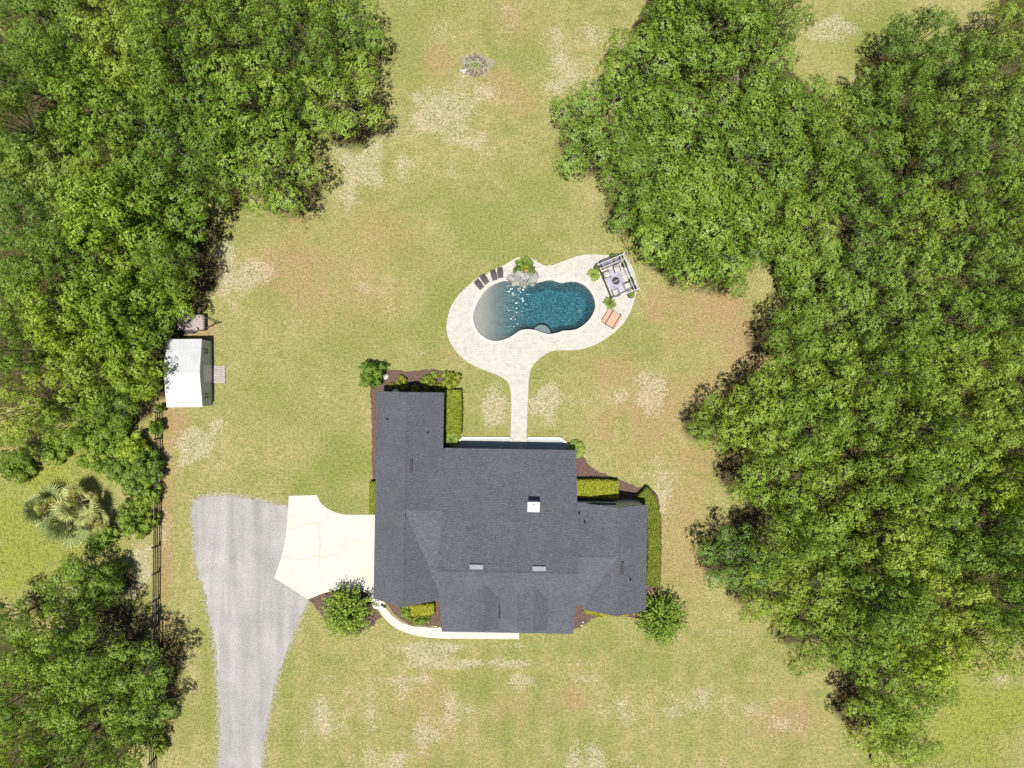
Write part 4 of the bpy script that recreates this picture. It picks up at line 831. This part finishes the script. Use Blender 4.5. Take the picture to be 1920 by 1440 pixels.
SPECIAL = {(640,178): 'rounded live oak jutting onto the lawn left of the fire pit', (508,308): 'broad live oak at the southern tip of the northwest wood', (1128,235): 'round live oak bulging west onto the lawn right of the fire pit', (1310,430): 'wide live oak reaching down beside the pergola', (1345,795): 'small oak bulging furthest onto the lawn from the eastern wood', (1392,1060): 'small dark oak at the lawn edge right of the east gable', (1745,1215): 'yellow green tree near the bright field at lower right', (1720,1410): 'small tree touching the bottom edge beside the bright field', (128,1105): 'low bushy tree just below the palmettos at far left', (258,1268): 'spreading oak leaning over the board fence at lower left', (305,400): 'yellow green tree shading the lawn edge above the trailer', (270,730): 'small yellow green tree pressed against the shed'}
def plant_trees(lst, wood, side, ks=.98):
    rows = {}
    for t in lst:
        k = next(i for i, (y, _) in enumerate(LEV) if t[1] <= y); rows.setdefault(k, []).append(t)
    for k, ts in rows.items():
        ts = sorted(ts, key=lambda t: t[0], reverse=(side == 'w'))
        for j, t in enumerate(ts):
            px, py, r, h, kind = t; nm, look = LOOK[kind]
            lb = SPECIAL.get((px, py)) or (f"{look} in the {wood} wood {LEV[k][1]}" + (f", {ORD[j]} from the lawn" if len(ts) > 1 else ''))
            x, y = crown_xy(t); rw = r * S * (H - h * .66) / H; seed = int(px * 13 + py * 7); rr = random.Random(seed)
            me, tm = PROTO[kind][seed % len(PROTO[kind])]
            o = thing(nm, lb, 'tree', (x, y, 0), rr.uniform(0, 6.28), f'trees of the {wood} wood')
            o.scale = (rw / 5.0 * ks * rr.uniform(.88, 1.02), rw / 5.0 * ks * rr.uniform(.88, 1.02), h / 9.6 * rr.uniform(.74, 1.22))
            link('trunk', tm, o); link('crown', me, o)
plant_trees(TREES_NW, 'northwest', 'w'); plant_trees(TREES_W, 'west', 'w'); plant_trees(TREES_SW, 'southwest', 'w')
plant_trees(TREES_NE, 'northeast', 'e', 1.0); plant_trees(TREES_E, 'eastern', 'e', .95); plant_trees(TREES_SE, 'southeast', 'e', .95)

# ---- shrubs
BUSH = {}
def bush_mesh(kind, mkey, i, **kw):
    V, Fc, lob = crown(900 + i * 17 + hash_(kind), **kw); BUSH[(kind, i)] = (npmesh(kind + '_leaves', V, Fc, M[mkey]), None)
    mb = MB(); rg_ = random.Random(i)
    for c, r in lob: mb.tube([(rg_.gauss(0, .06), rg_.gauss(0, .06), -.05), (c[0] * .5, c[1] * .5, .3), (c[0], c[1], c[2] + kw['cz'])], [.03, .022, .01], 4)
    BUSH[(kind, i)] = (BUSH[(kind, i)][0], mb.mesh(kind + '_stems', M['bark']))
bk_ = dict(R=1.0, Hh=.75, cz=.62, nl=11, sprigs=30, lps=14, ll=.13, lw=.08, spread=.13, low=-.4, rlo=.3, rhi=.46)
for i in range(2):
    bush_mesh('dark_bush', 'dark', i, **bk_); bush_mesh('oak_bush', 'oak', i, **bk_); bush_mesh('wild_bush', 'lime', i, **bk_); bush_mesh('lime_bush', 'hedge', i, **bk_); bush_mesh('green_bush', 'light', i, **bk_); bush_mesh('yellow_bush', 'yellow', i, **bk_)
def bush(name, kind, px, py, rpx, h, label, cat='shrub', sy=1.0, rz=None, group=None, i=0):
    x, y = P(px, py, h * .6); rw = rpx * S * (H - h * .6) / H; me, st_ = BUSH[(kind, i)]
    o = thing(name, label, cat, (x, y, 0), rz if rz is not None else random.uniform(0, 6.28), group); o.scale = (rw, rw * sy, h / 1.35)
    link('stem', st_, o); link('foliage', me, o); return o
bush('holly_bush', 'oak_bush', 697, 700, 28, 2.3, 'big dark green bush at the northwest corner bed of the house', sy=.85, rz=.5)
bush('round_shrub', 'lime_bush', 845, 713, 18, 1.3, 'yellow green round shrub at the north end of the clipped hedge')
bush('lime_shrub', 'lime_bush', 753, 718, 13, .9, 'lime green shrub left of centre in the north mulch bed')
bush('lime_shrub', 'lime_bush', 803, 717, 14, .9, 'lime green shrub right of centre in the north mulch bed', i=1)
bush('small_shrub', 'lime_bush', 735, 725, 7, .5, 'tiny lime shrub beside the pale tank at the north wall', i=1)
bush('small_shrub', 'green_bush', 815, 703, 7, .5, 'small loose shrub at the top of the north mulch bed')
bush('small_shrub', 'lime_bush', 822, 727, 8, .6, 'small lime shrub tucked by the hedge end')
bush('small_shrub', 'lime_bush', 778, 729, 8, .5, 'small lime shrub against the north wall between two bigger ones')
for i, (x, y) in enumerate([(771, 1158), (781, 1164), (797, 1162)]):
    bush('boxwood_ball', 'green_bush', x, y, 9, .8, ['left', 'middle', 'right'][i] + ' of three clipped shrub balls by the front walk', group='clipped balls by the walk', i=i % 2)
bush('small_shrub', 'green_bush', 762, 1146, 12, .7, 'green shrub under the front left gable')
bush('small_shrub', 'yellow_bush', 1168, 1147, 10, .6, 'yellow shrub under the ridge of the east gable', sy=.6, rz=0)
# undergrowth by the fence and in the western clearing
UG = [(205,815,34,2.6,'green'),(248,838,28,2.2,'lime'),(180,842,24,1.6,'green'),(270,868,26,2.4,'green'),(252,905,26,2.2,'dark'),(282,925,20,1.8,'green'),(225,880,24,1.6,'green'),(252,985,26,2.4,'green'),(240,960,22,2.0,'dark'),(285,975,14,1.6,'green'),(200,1005,20,1.2,'green'),(292,800,13,1.8,'lime'),(300,765,8,1.4,'lime'),(225,1065,14,1.8,'dark'),(150,820,24,2.0,'lime'),(100,850,22,1.6,'green'),(30,880,28,2.2,'green'),(300,1400,14,1.4,'green'),(220,790,24,2.4,'lime'),(282,885,22,2.2,'dark'),(190,872,18,1.2,'green'),(268,940,20,1.8,'green'),(180,1020,18,1.0,'green'),(160,865,14,1.2,'lime'),(20,335,50,3.0,'dark'),(105,240,40,3.0,'dark'),(25,285,40,3.0,'green'),(110,435,40,3.0,'dark'),(20,520,36,3.0,'dark'),(110,660,36,3.,'dark'),(190,640,36,3.,'dark'),(1700,260,36,3.0,'dark'),(1490,520,36,2.6,'dark'),(1820,250,36,3.,'dark')]
UD = {'green': 'leafy green', 'lime': 'yellow green', 'dark': 'dark green'}
ub = sorted(range(len(UG)), key=lambda i: (UG[i][1], UG[i][0])); seen = {}
for i in ub:
    px, py, r, h, k = UG[i]
    if px > 1400: where = {1700: 'in the shaded gap left of the eastern wood sand patch', 1490: 'in the shade between live oak and eastern wood', 1820: 'beside the sandy gap in the eastern wood'}[px]
    elif py < 700: where = f"in the dark understorey of the western woods"
    elif px >= 262: where = 'crowding the board fence'
    elif px < 175 : where = 'at the rim of the western clearing'
    else: where = 'in the thicket between fence and palmettos'
    key_ = (k, where); seen[key_] = seen.get(key_, 0) + 1; c_ = seen[key_]; tot_ = sum(1 for q in UG if q[4] == k and False)
    lb = f"{UD[k]} bush {where}" + ('' if px > 1400 else f", {ORD[c_ - 1]} from the top")
    bush('wild_shrub', {'green': 'green_bush', 'lime': 'wild_bush', 'dark': 'dark_bush'}[k], px, py, r, h, lb, group='wild undergrowth shrubs', i=i % 2)

# ---- clipped hedges: leaves over a rounded box swept along a line
def hedge(name, line, w, h, mkey, label, seed, dens=620):
    rng = np.random.default_rng(seed); Cs = []; Ns = []; core = MB()
    L = sum(math.dist(a, b) for a, b in zip(line[:-1], line[1:])); ox, oy = line[0]
    for (a, b) in zip(line[:-1], line[1:]):
        l_ = math.dist(a, b); t = np.array([(b[0] - a[0]) / l_, (b[1] - a[1]) / l_, 0]); q = np.array([-t[1], t[0], 0])
        n = int(l_ * (w + 2 * h) * dens); s = rng.uniform(-.06, l_ + .06, n); u = rng.uniform(-.5 - h / w, .5 + h / w, n)
        lat = np.clip(u, -.5, .5) * w; over = np.clip(np.abs(u) - .5, 0, None) * w; z = h - over
        rnd = np.clip((np.abs(lat) / (w / 2) - .72) / .28, 0, 1); z = np.where(over == 0, z - .12 * rnd ** 2, z - .12 * 0)
        wob = .05 * np.sin(s * 3 + ox) * np.cos(lat * 4)
        p = np.array([a[0] - ox, a[1] - oy, 0]) + s[:, None] * t + lat[:, None] * q + np.stack([0 * z, 0 * z, z + wob], -1)
        nrm = np.where((over == 0)[:, None], np.array([0, 0, 1.0]), np.sign(u)[:, None] * q * 1.0)
        Cs.append(p + rng.normal(size=(n, 3)) * .045); Ns.append(unit(nrm + rng.normal(size=(n, 3)) * .55))
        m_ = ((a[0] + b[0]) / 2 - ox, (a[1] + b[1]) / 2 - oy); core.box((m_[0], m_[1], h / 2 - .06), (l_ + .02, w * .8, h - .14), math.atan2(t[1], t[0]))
    for end, a, b in ((0, line[0], line[1]), (1, line[-1], line[-2])):   # end faces
        l_ = math.dist(a, b); t = np.array([(a[0] - b[0]) / l_, (a[1] - b[1]) / l_, 0]); q = np.array([-t[1], t[0], 0]); n = int(w * h * dens)
        p = np.array([a[0] - ox, a[1] - oy, 0]) + t * .04 + rng.uniform(-.5, .5, (n, 1)) * w * q + np.stack([np.zeros(n), np.zeros(n), rng.uniform(0, h, n)], -1)
        Cs.append(p + rng.normal(size=(n, 3)) * .04); Ns.append(unit(t + rng.normal(size=(n, 3)) * .5))
    V, Fc = leaves(np.concatenate(Cs), np.concatenate(Ns), .12, .08, rng)
    o = thing(name, label, 'hedge', (ox, oy, 0)); link('foliage', npmesh('foliage', V, Fc, M[mkey]), o); part('stem', core, 'core', o)
hedge('clipped_hedge', PP([(849,733),(850,770),(849,812)], 1.0), 1.62, 1.0, 'yellow', 'yellow green clipped hedge along the east wall of the north wing', 1)
hedge('clipped_hedge', PP([(1078,917),(1120,917),(1158,919)], 1.1), 1.75, 1.1, 'yellow', 'yellow clipped hedge right of the main roof in the northeast bed', 2)
hedge('clipped_hedge', catmull(PP([(1206,924),(1219,940),(1225,970),(1227,1010),(1227,1050),(1223,1098)], 1.1), 3, False), 1.3, 1.1, 'hedge', 'long curving hedge wrapping the east wall of the house', 3)
hedge('clipped_hedge', PP([(772,1146),(812,1143)], .9), 1.0, .9, 'yellow', 'yellow hedge in the nook between front gable and porch', 4)
hedge('clipped_hedge', PP([(1098,1143),(1125,1149),(1176,1148)], .7), .7, .7, 'yellow', 'low yellow hedge under the front east gable', 5)
hedge('clipped_hedge', PP([(699,905),(699,963)], .8),   .62, .8, 'hedge', 'narrow bright green hedge along the west garage wall', 6)

# ---- spiky crape myrtles at the front corners
def shooty(seed, n=430, R=2.6, h=3.3, mkey='oak', leaf=(.24, .11)):
    rng = np.random.default_rng(seed); Cs = []; Ns = []; mb = MB()
    for i in range(n):
        z = rng.uniform(.02, 1) ** .75; a = rng.uniform(0, 2 * math.pi); q = math.sqrt(1 - z * z); L = rng.uniform(.70, 1.22)
        tip = np.array([q * math.cos(a) * R * L, q * math.sin(a) * R * L, .7 + z * (h - .7) * L]); base = tip * [.30, .30, .45]; ts = rng.uniform(.15, 1, 19)
        dr = unit(tip - base); mid = base + (tip - base) * ts[:, None] + np.array([0, 0, .25]) * np.sin(ts * 3.14)[:, None]
        Cs.append(mid + rng.normal(size=(19, 3)) * .05); Ns.append(unit(rng.normal(size=(19, 3)) * .7 + np.array([0, 0, .8]) + dr * .2))
        if i % 5 == 0: mb.tube([(0, 0, .3), tuple(base), tuple(tip)], [.05, .03, .008], 4)
    for k in range(4): mb.tube([(0.12 * math.cos(k * 1.6), .12 * math.sin(k * 1.6), -.1), (.25 * math.cos(k * 1.6), .25 * math.sin(k * 1.6), 1.2)], [.07, .05], 6)
    V, Fc = leaves(np.concatenate(Cs), np.concatenate(Ns), leaf[0], leaf[1], rng); return npmesh('crown', V, Fc, M[mkey]), mb.mesh('trunk', M['bark'])
cm = [shooty(5), shooty(6)]
for k, (px, py, r, lb) in enumerate([(652, 1150, 53, 'bushy crape myrtle between the concrete apron and the front walk'), (1241, 1163, 53, 'bushy crape myrtle off the southeast corner of the house')]):
    h = 3.4; x, y = P(px, py, 1.8); o = thing('crape_myrtle', lb, 'tree', (x, y, 0), k * 1.3, 'crape myrtles at the front corners'); s_ = r * S * .97 / 2.75; o.scale = (s_, s_, 1)
    link('trunk', cm[k][1], o); link('crown', cm[k][0], o)

# ---- palms: fan palmettos, sago, potted palms
def fan_palm(seed, nf=17, R=3.0, ht=1.2, mkey='silver'):
    rng = np.random.default_rng(seed); V = []; Fc = []
    st_ = MB(); st_.tube([(0, 0, -.1), (.05, .02, ht)], [.26, .2], 9)
    for i in range(nf):
        a = 2 * math.pi * i * .618 + rng.normal(0, .15); el = rng.uniform(.0, 1.4); L = R * rng.uniform(.30, .62); d = np.array([math.cos(a) * math.cos(el), math.sin(a) * math.cos(el), math.sin(el) * .8]); b = np.array([0, 0, ht]); e = b + d * L
        st_.tube([tuple(b), tuple(b + d * L * .5 + [0, 0, .12]), tuple(e)], [.03, .025, .018], 4)
        up = np.array([0, 0, 1.0]); s_ = unit(np.cross(d, up)); w = unit(np.cross(s_, d)); fl = R * .50 * rng.uniform(.8, 1.15); nb = 15
        for k in range(nb):
            th = (k / (nb - 1) - .5) * 3.0; bd = d * math.cos(th) + s_ * math.sin(th); bd = unit(bd + w * .1); tip = e + bd * fl * rng.uniform(.85, 1.08) - np.array([0, 0, .12 * fl]); m_ = e + bd * fl * .55
            sd = unit(np.cross(bd, w)) * .050 * R / 2.2; q = len(V); V += [e, m_ + sd, tip, m_ - sd]; Fc.append((q, q + 1, q + 2, q + 3))
    return npmesh('fronds', np.array(V), np.array(Fc), M[mkey]), st_.mesh('palm_trunk', M['bark'])
fp = [fan_palm(1), fan_palm(2)]
for k, (px, py, r, lb) in enumerate([(78, 955, 46, 'leftmost of the silvery fan palms in the western clearing'), (150, 945, 44, 'topmost of the silvery fan palms, nearest the thicket'), (118, 985, 48, 'lowest of the silvery fan palms in the western clearing'), (168, 978, 38, 'small fan palm at the right of the palm clump')]):
    x, y = P(px, py, 1.8); o = thing('fan_palm', lb, 'palm', (x, y, 0), k * 2.1, 'fan palms in the clearing'); s_ = r * S * .97 / 2.6; o.scale = (s_, s_, (.95, 1.2, .85, .8)[k])
    link('trunk', fp[k % 2][1], o); link('fronds', fp[k % 2][0], o)
    if k in (2,): continue
    rng = np.random.default_rng(50 + k); ex, ey = [(18, -8), (20, 12), (0, 0), (10, 6)][k]; c_ = np.array([ex * S * .5 / s_, -ey * S * .5 / s_, 2.2]); dr = unit(np.array([ex * 1.0, -ey * .6, 3.0])); n_l = 420
    C_ = c_ + dr * rng.uniform(-.2, 1.5, (n_l, 1)) + rng.normal(size=(n_l, 3)) * [.28, .28, .18]; V, Fc = leaves(C_, unit(rng.normal(size=(n_l, 3)) + [0, 0, .8]), .16, .11, rng); link('flower_spray', npmesh('flower_spray', V, Fc, M['bloom']), o, label='yellow flower spray', kind='stuff')
def feather_palm(seed, nf=30, R=1.0, ht=.35, mkey='oak'):
    rng = np.random.default_rng(seed); V = []; Fc = []; st_ = MB(); st_.lathe([(.16, -.02), (.18, ht * .6), (.12, ht)], n=9)
    for i in range(nf):
        a = 2 * math.pi * i * .618; el = rng.uniform(.05, 1.2); pts = []
        for t in np.linspace(0, 1, 12):
            rr = R * t * (math.cos(el) * .7 + .3); pts.append(np.array([math.cos(a) * rr, math.sin(a) * rr, ht + R * (math.sin(el) * t - .55 * t * t) * .8]))
        for k in range(2, 11):
            d = unit(pts[k] - pts[k - 1]); s_ = unit(np.cross(d, [0, 0, 1.0])); w = R * .20 * math.sin(math.pi * (k + 1) / 13)
            for sg in (-1, 1):
                q = len(V); b = pts[k]; tip = b + s_ * sg * w + d * w * .7 - np.array([0, 0, .1 * w]); V += [b, b + d * .05 * R, tip + d * .02, tip - d * .02]; Fc.append((q, q + 1, q + 2, q + 3))
    return npmesh('fronds', np.array(V), np.array(Fc), M[mkey]), st_.mesh('palm_trunk', M['bark'])
fe = feather_palm(3); fe2 = feather_palm(4, nf=40, mkey='dark'); fe3 = feather_palm(5, nf=26, mkey='light')
def fpalm(name, src, px, py, rpx, h, lb, z0=0.0):
    x, y = P(px, py, h * .5 + z0); o = thing(name, lb, 'palm', (x, y, z0)); s_ = rpx * S; o.scale = (s_, s_, h); link('trunk', src[1], o); link('fronds', src[0], o); return o
fpalm('sago_palm', fe2, 1080, 843, 20, 1.2, 'dark sago palm at the northeast corner of the main roof')
fpalm('sago_palm', fe2, 847, 823, 18, 1.2, 'dark sago palm between clipped hedge and lanai slab')
fpalm('small_palm', fe3, 984, 492, 15, 1.8, 'small feathery palm behind the boulder waterfall', DZ)
def pot(px, py, r, h, lb, palm=None, bushk=None):
    x, y = P(px, py, h); o = thing('planter', lb, 'planter', (x, y, DZ), 0, 'planters around the pergola')
    part('pot', MB().lathe([(r * .7, 0), (r, h * .9), (r * 1.06, h * .9), (r * 1.06, h), (r * .92, h), (r * .9, h - .06), (.01, h - .06)], n=18), 'black', o)
    if palm: q = link('plant', palm[0], o, (0, 0, h - .3)); q.scale = (.75, .75, .9)
    if bushk: q = link('plant', BUSH[bushk][0], o, (0, 0, h - .15)); q.scale = (r * .95, r * .95, .45)
pot(1113, 515, .25, .5, 'black pot with a spiky palm west of the pergola', palm=fe3)
pot(1143, 568, .25, .5, 'black pot with a spiky palm at the south corner of the pergola', palm=fe3)
pot(1119, 502, .30, .6, 'black pot with dark shrub at the sofa west end', bushk=('dark_bush', 0))
pot(1148.5, 481, .30, .6, 'black pot behind the sofa at the north corner of pergola', bushk=('dark_bush', 1))
pot(1171, 496, .30, .6, 'black pot inside the east rail near the sofa', bushk=('dark_bush', 0))
pot(1185, 525.5, .28, .6, 'black pot midway along the east rail of the pergola', bushk=('dark_bush', 1))
pot(1183, 553, .34, .6, 'large dark pot outside the south rail of the pergola', bushk=('dark_bush', 0))
pot(1191, 541, .26, .6, 'small black pot at the southeast corner of the pergola', bushk=('dark_bush', 1))
for k, (px, py, r, h, kd, lb) in enumerate([(971,507,9,.9,'green_bush','bright shrub on the left of the boulder mound'),(982,503,8,.9,'lime_bush','lime shrub behind the middle of the boulder mound'),(994,508,9,.9,'green_bush','shrub at the right shoulder of the boulder mound'),(970,492,5,.5,'dark_bush','small dark plant at the upper left behind the waterfall'),(996,493,5,.5,'dark_bush','small dark plant at the upper right behind the waterfall')]):
    o = bush('garden_plant', kd, px, py, r, h, lb, group='plants around the rock fall', i=k % 2); o.location.z = .35 if k < 3 else DZ
rng = np.random.default_rng(8); V, Fc = leaves(rng.normal(size=(90, 3)) * [.22, .22, .1] + [0, 0, .5], unit(rng.normal(size=(90, 3)) + [0, 0, 1.2]), .12, .09, rng)
link('flower_clump', npmesh('flower_clump', V, Fc, M['flower']), None, (*P(987, 508, .9), .6), 0, label='orange bloom clump among the rock fall plants', category='flowers')
V, Fc = leaves(rng.normal(size=(160, 3)) * [.26, .26, .06] + [0, 0, .12], unit(rng.normal(size=(160, 3)) + [0, 0, 1.0]), .14, .06, rng)
link('weed_clump', npmesh('weed_clump', V, Fc, M['light']), None, (fpx + .05, fpy, 0.02), 0, label='clump of weeds growing inside the fire pit ring', category='weeds')

# ---- small odds and ends
x, y = P(724, 706, .3); link('pale_boulder', MB().rock((0, 0, .15), (.72, .62, .5), 77).mesh('pale_boulder', M['cream'], True), None, (x, y, 0), 0, label='pale round boulder beside the big dark bush', category='boulder')
x, y = P(741, 736, 1.0); tk = thing('water_tank', 'pale dome topped tank against the north wall', 'tank', (x, y, 0)); part('body', MB().lathe([(.34, 0), (.36, .05), (.36, .85), (.33, .98)], n=20), 'lmetal', tk); part('lid', MB().lathe([(.34, .98), (.28, 1.08), (.15, 1.15), (.02, 1.17)], n=20), 'white', tk)
for px, py in ((817, 1174), (824, 1176), (1093, 1166), (1090, 1172)):
    x, y = P(px, py); link('garden_stone', MB().rock((0, 0, .06), (.2, .16, .16), px).mesh('garden_stone', M['white']), None, (x, y, .03), 0, label={817: 'left small white stone at the end of the mulch by the front walk', 824: 'right small white stone at the end of the mulch by the front walk', 1093: 'upper small white stone in the southeast mulch bed', 1090: 'lower small white stone in the southeast mulch bed'}[px], category='stone')
x, y = P(716, 1141, .5); bx_ = thing('utility_box', 'small white box at the corner of the walk and apron', 'box', (x, y, .05)); part('body', MB().rbox((0, 0, .25), (.55, .35, .5), .03, rz=-.6), 'white', bx_); part('lid', MB().rbox((0, 0, .52), (.6, .4, .05), .02, rz=-.6), 'white', bx_)
x, y = P(1640, 1430, 1.0); link('wooden_post', MB().box((0, 0, .6), (.2, .2, 1.2)).box((0, 0, 1.225), (.26, .26, .05)).mesh('wooden_post', M['wood']), None, (x, y, 0), .3, label='weathered wooden post at the bottom edge beside the trees', category='post')
x, y = P(2, 1345, .5); link('tarpaulin', MB().sheet([(-1, -.8), (1, -.7), (1.1, .5), (.2, .8), (-.9, .7)], .0, .5).mesh('tarpaulin', M['teal']), None, (x, y, 0), 0, label='teal covered object at the far left edge among trees', category='tarpaulin')

# ------------------------------------------------------------------ grass tufts (uncountable)
def tufts(name, n, box, hgt, wid, label, seed, lush=False, nb=3):
    rng = np.random.default_rng(seed); X = rng.uniform(box[0], box[1], n); Y = rng.uniform(box[2], box[3], n)
    ok = np.ones(n, bool)
    for pol in (DECK, DRIVE, APRON, WALK, PATIO, BED_N, BED_NE, BED_SE, BED_SW, BED_CR): ok &= ~inpoly(X, Y, pol)
    ok &= ~((X > -13.6) & (X < 13.4) & (Y < -6) & (Y > -24)) & ~((X > -13.6) & (X < -6.9) & (Y < -1) & (Y > -21)) & ~((X > SX0 - .1) & (X < SX1 + .1) & (Y > SY0) & (Y < SY1)) & (np.hypot(X - fpx, Y - fpy) > 1.6)
    X, Y = X[ok], Y[ok]; g, p, b, li, du, lu = masks(X, Y); k = (li < .6) & (rng.random(len(X)) > li) & (du < .5)
    if lush: k &= (lu > .35)
    X, Y, g, p, b, lu = (a[k] for a in (X, Y, g, p, b, lu)); n = len(X)
    nz = fbm(X, Y, 0.16, 5)[:, None]
    col = np.array([.255, .238, .092]) * (.85 + .35 * nz); mixv = lambda c, f, t: c * (1 - f[:, None]) + np.array(t) * f[:, None]
    col = mixv(col, np.clip(g, 0, 1) * .8, [.182, .212, .056]); col = mixv(col, b * .8, [.29, .205, .105]); col = mixv(col, np.clip(p - .1, 0, 1) * (rng.random(n) < .7), [.43, .37, .27]); col = mixv(col, lu, [.24, .27, .055])
    a = rng.uniform(0, 6.28, (n, nb)); hh = hgt * rng.uniform(.5, 1.3, (n, nb)); ln = rng.uniform(.8, 2.0, (n, nb)) * hgt
    bx = X[:, None] + rng.normal(0, .03, (n, nb)); by = Y[:, None] + rng.normal(0, .03, (n, nb)); ca, sa = np.cos(a), np.sin(a)
    V = np.stack([np.stack([bx - sa * wid, by + ca * wid, 0 * bx], -1), np.stack([bx + sa * wid, by - ca * wid, 0 * bx], -1), np.stack([bx + ca * ln, by + sa * ln, hh], -1)], 2).reshape(-1, 3)
    me = npmesh(name, V, np.arange(len(V)).reshape(-1, 3), M['blade']); at = me.color_attributes.new('tint', 'FLOAT_COLOR', 'POINT')
    at.data.foreach_set('color', np.concatenate([np.repeat(col, nb * 3, 0), np.ones((len(V), 1))], 1).astype(np.float32).ravel())
    link(name, me, kind='stuff', label=label, category='grass')
tufts('lawn_grass', 90000, (-56, 56, -42, 42), .055, .026, 'short dry lawn grass around the house and pool', 3)
tufts('meadow_grass', 60000, (-56, 56, -42, 42), .11, .035, 'taller bright green weeds in the western clearing and lower right field', 4, lush=True, nb=4)
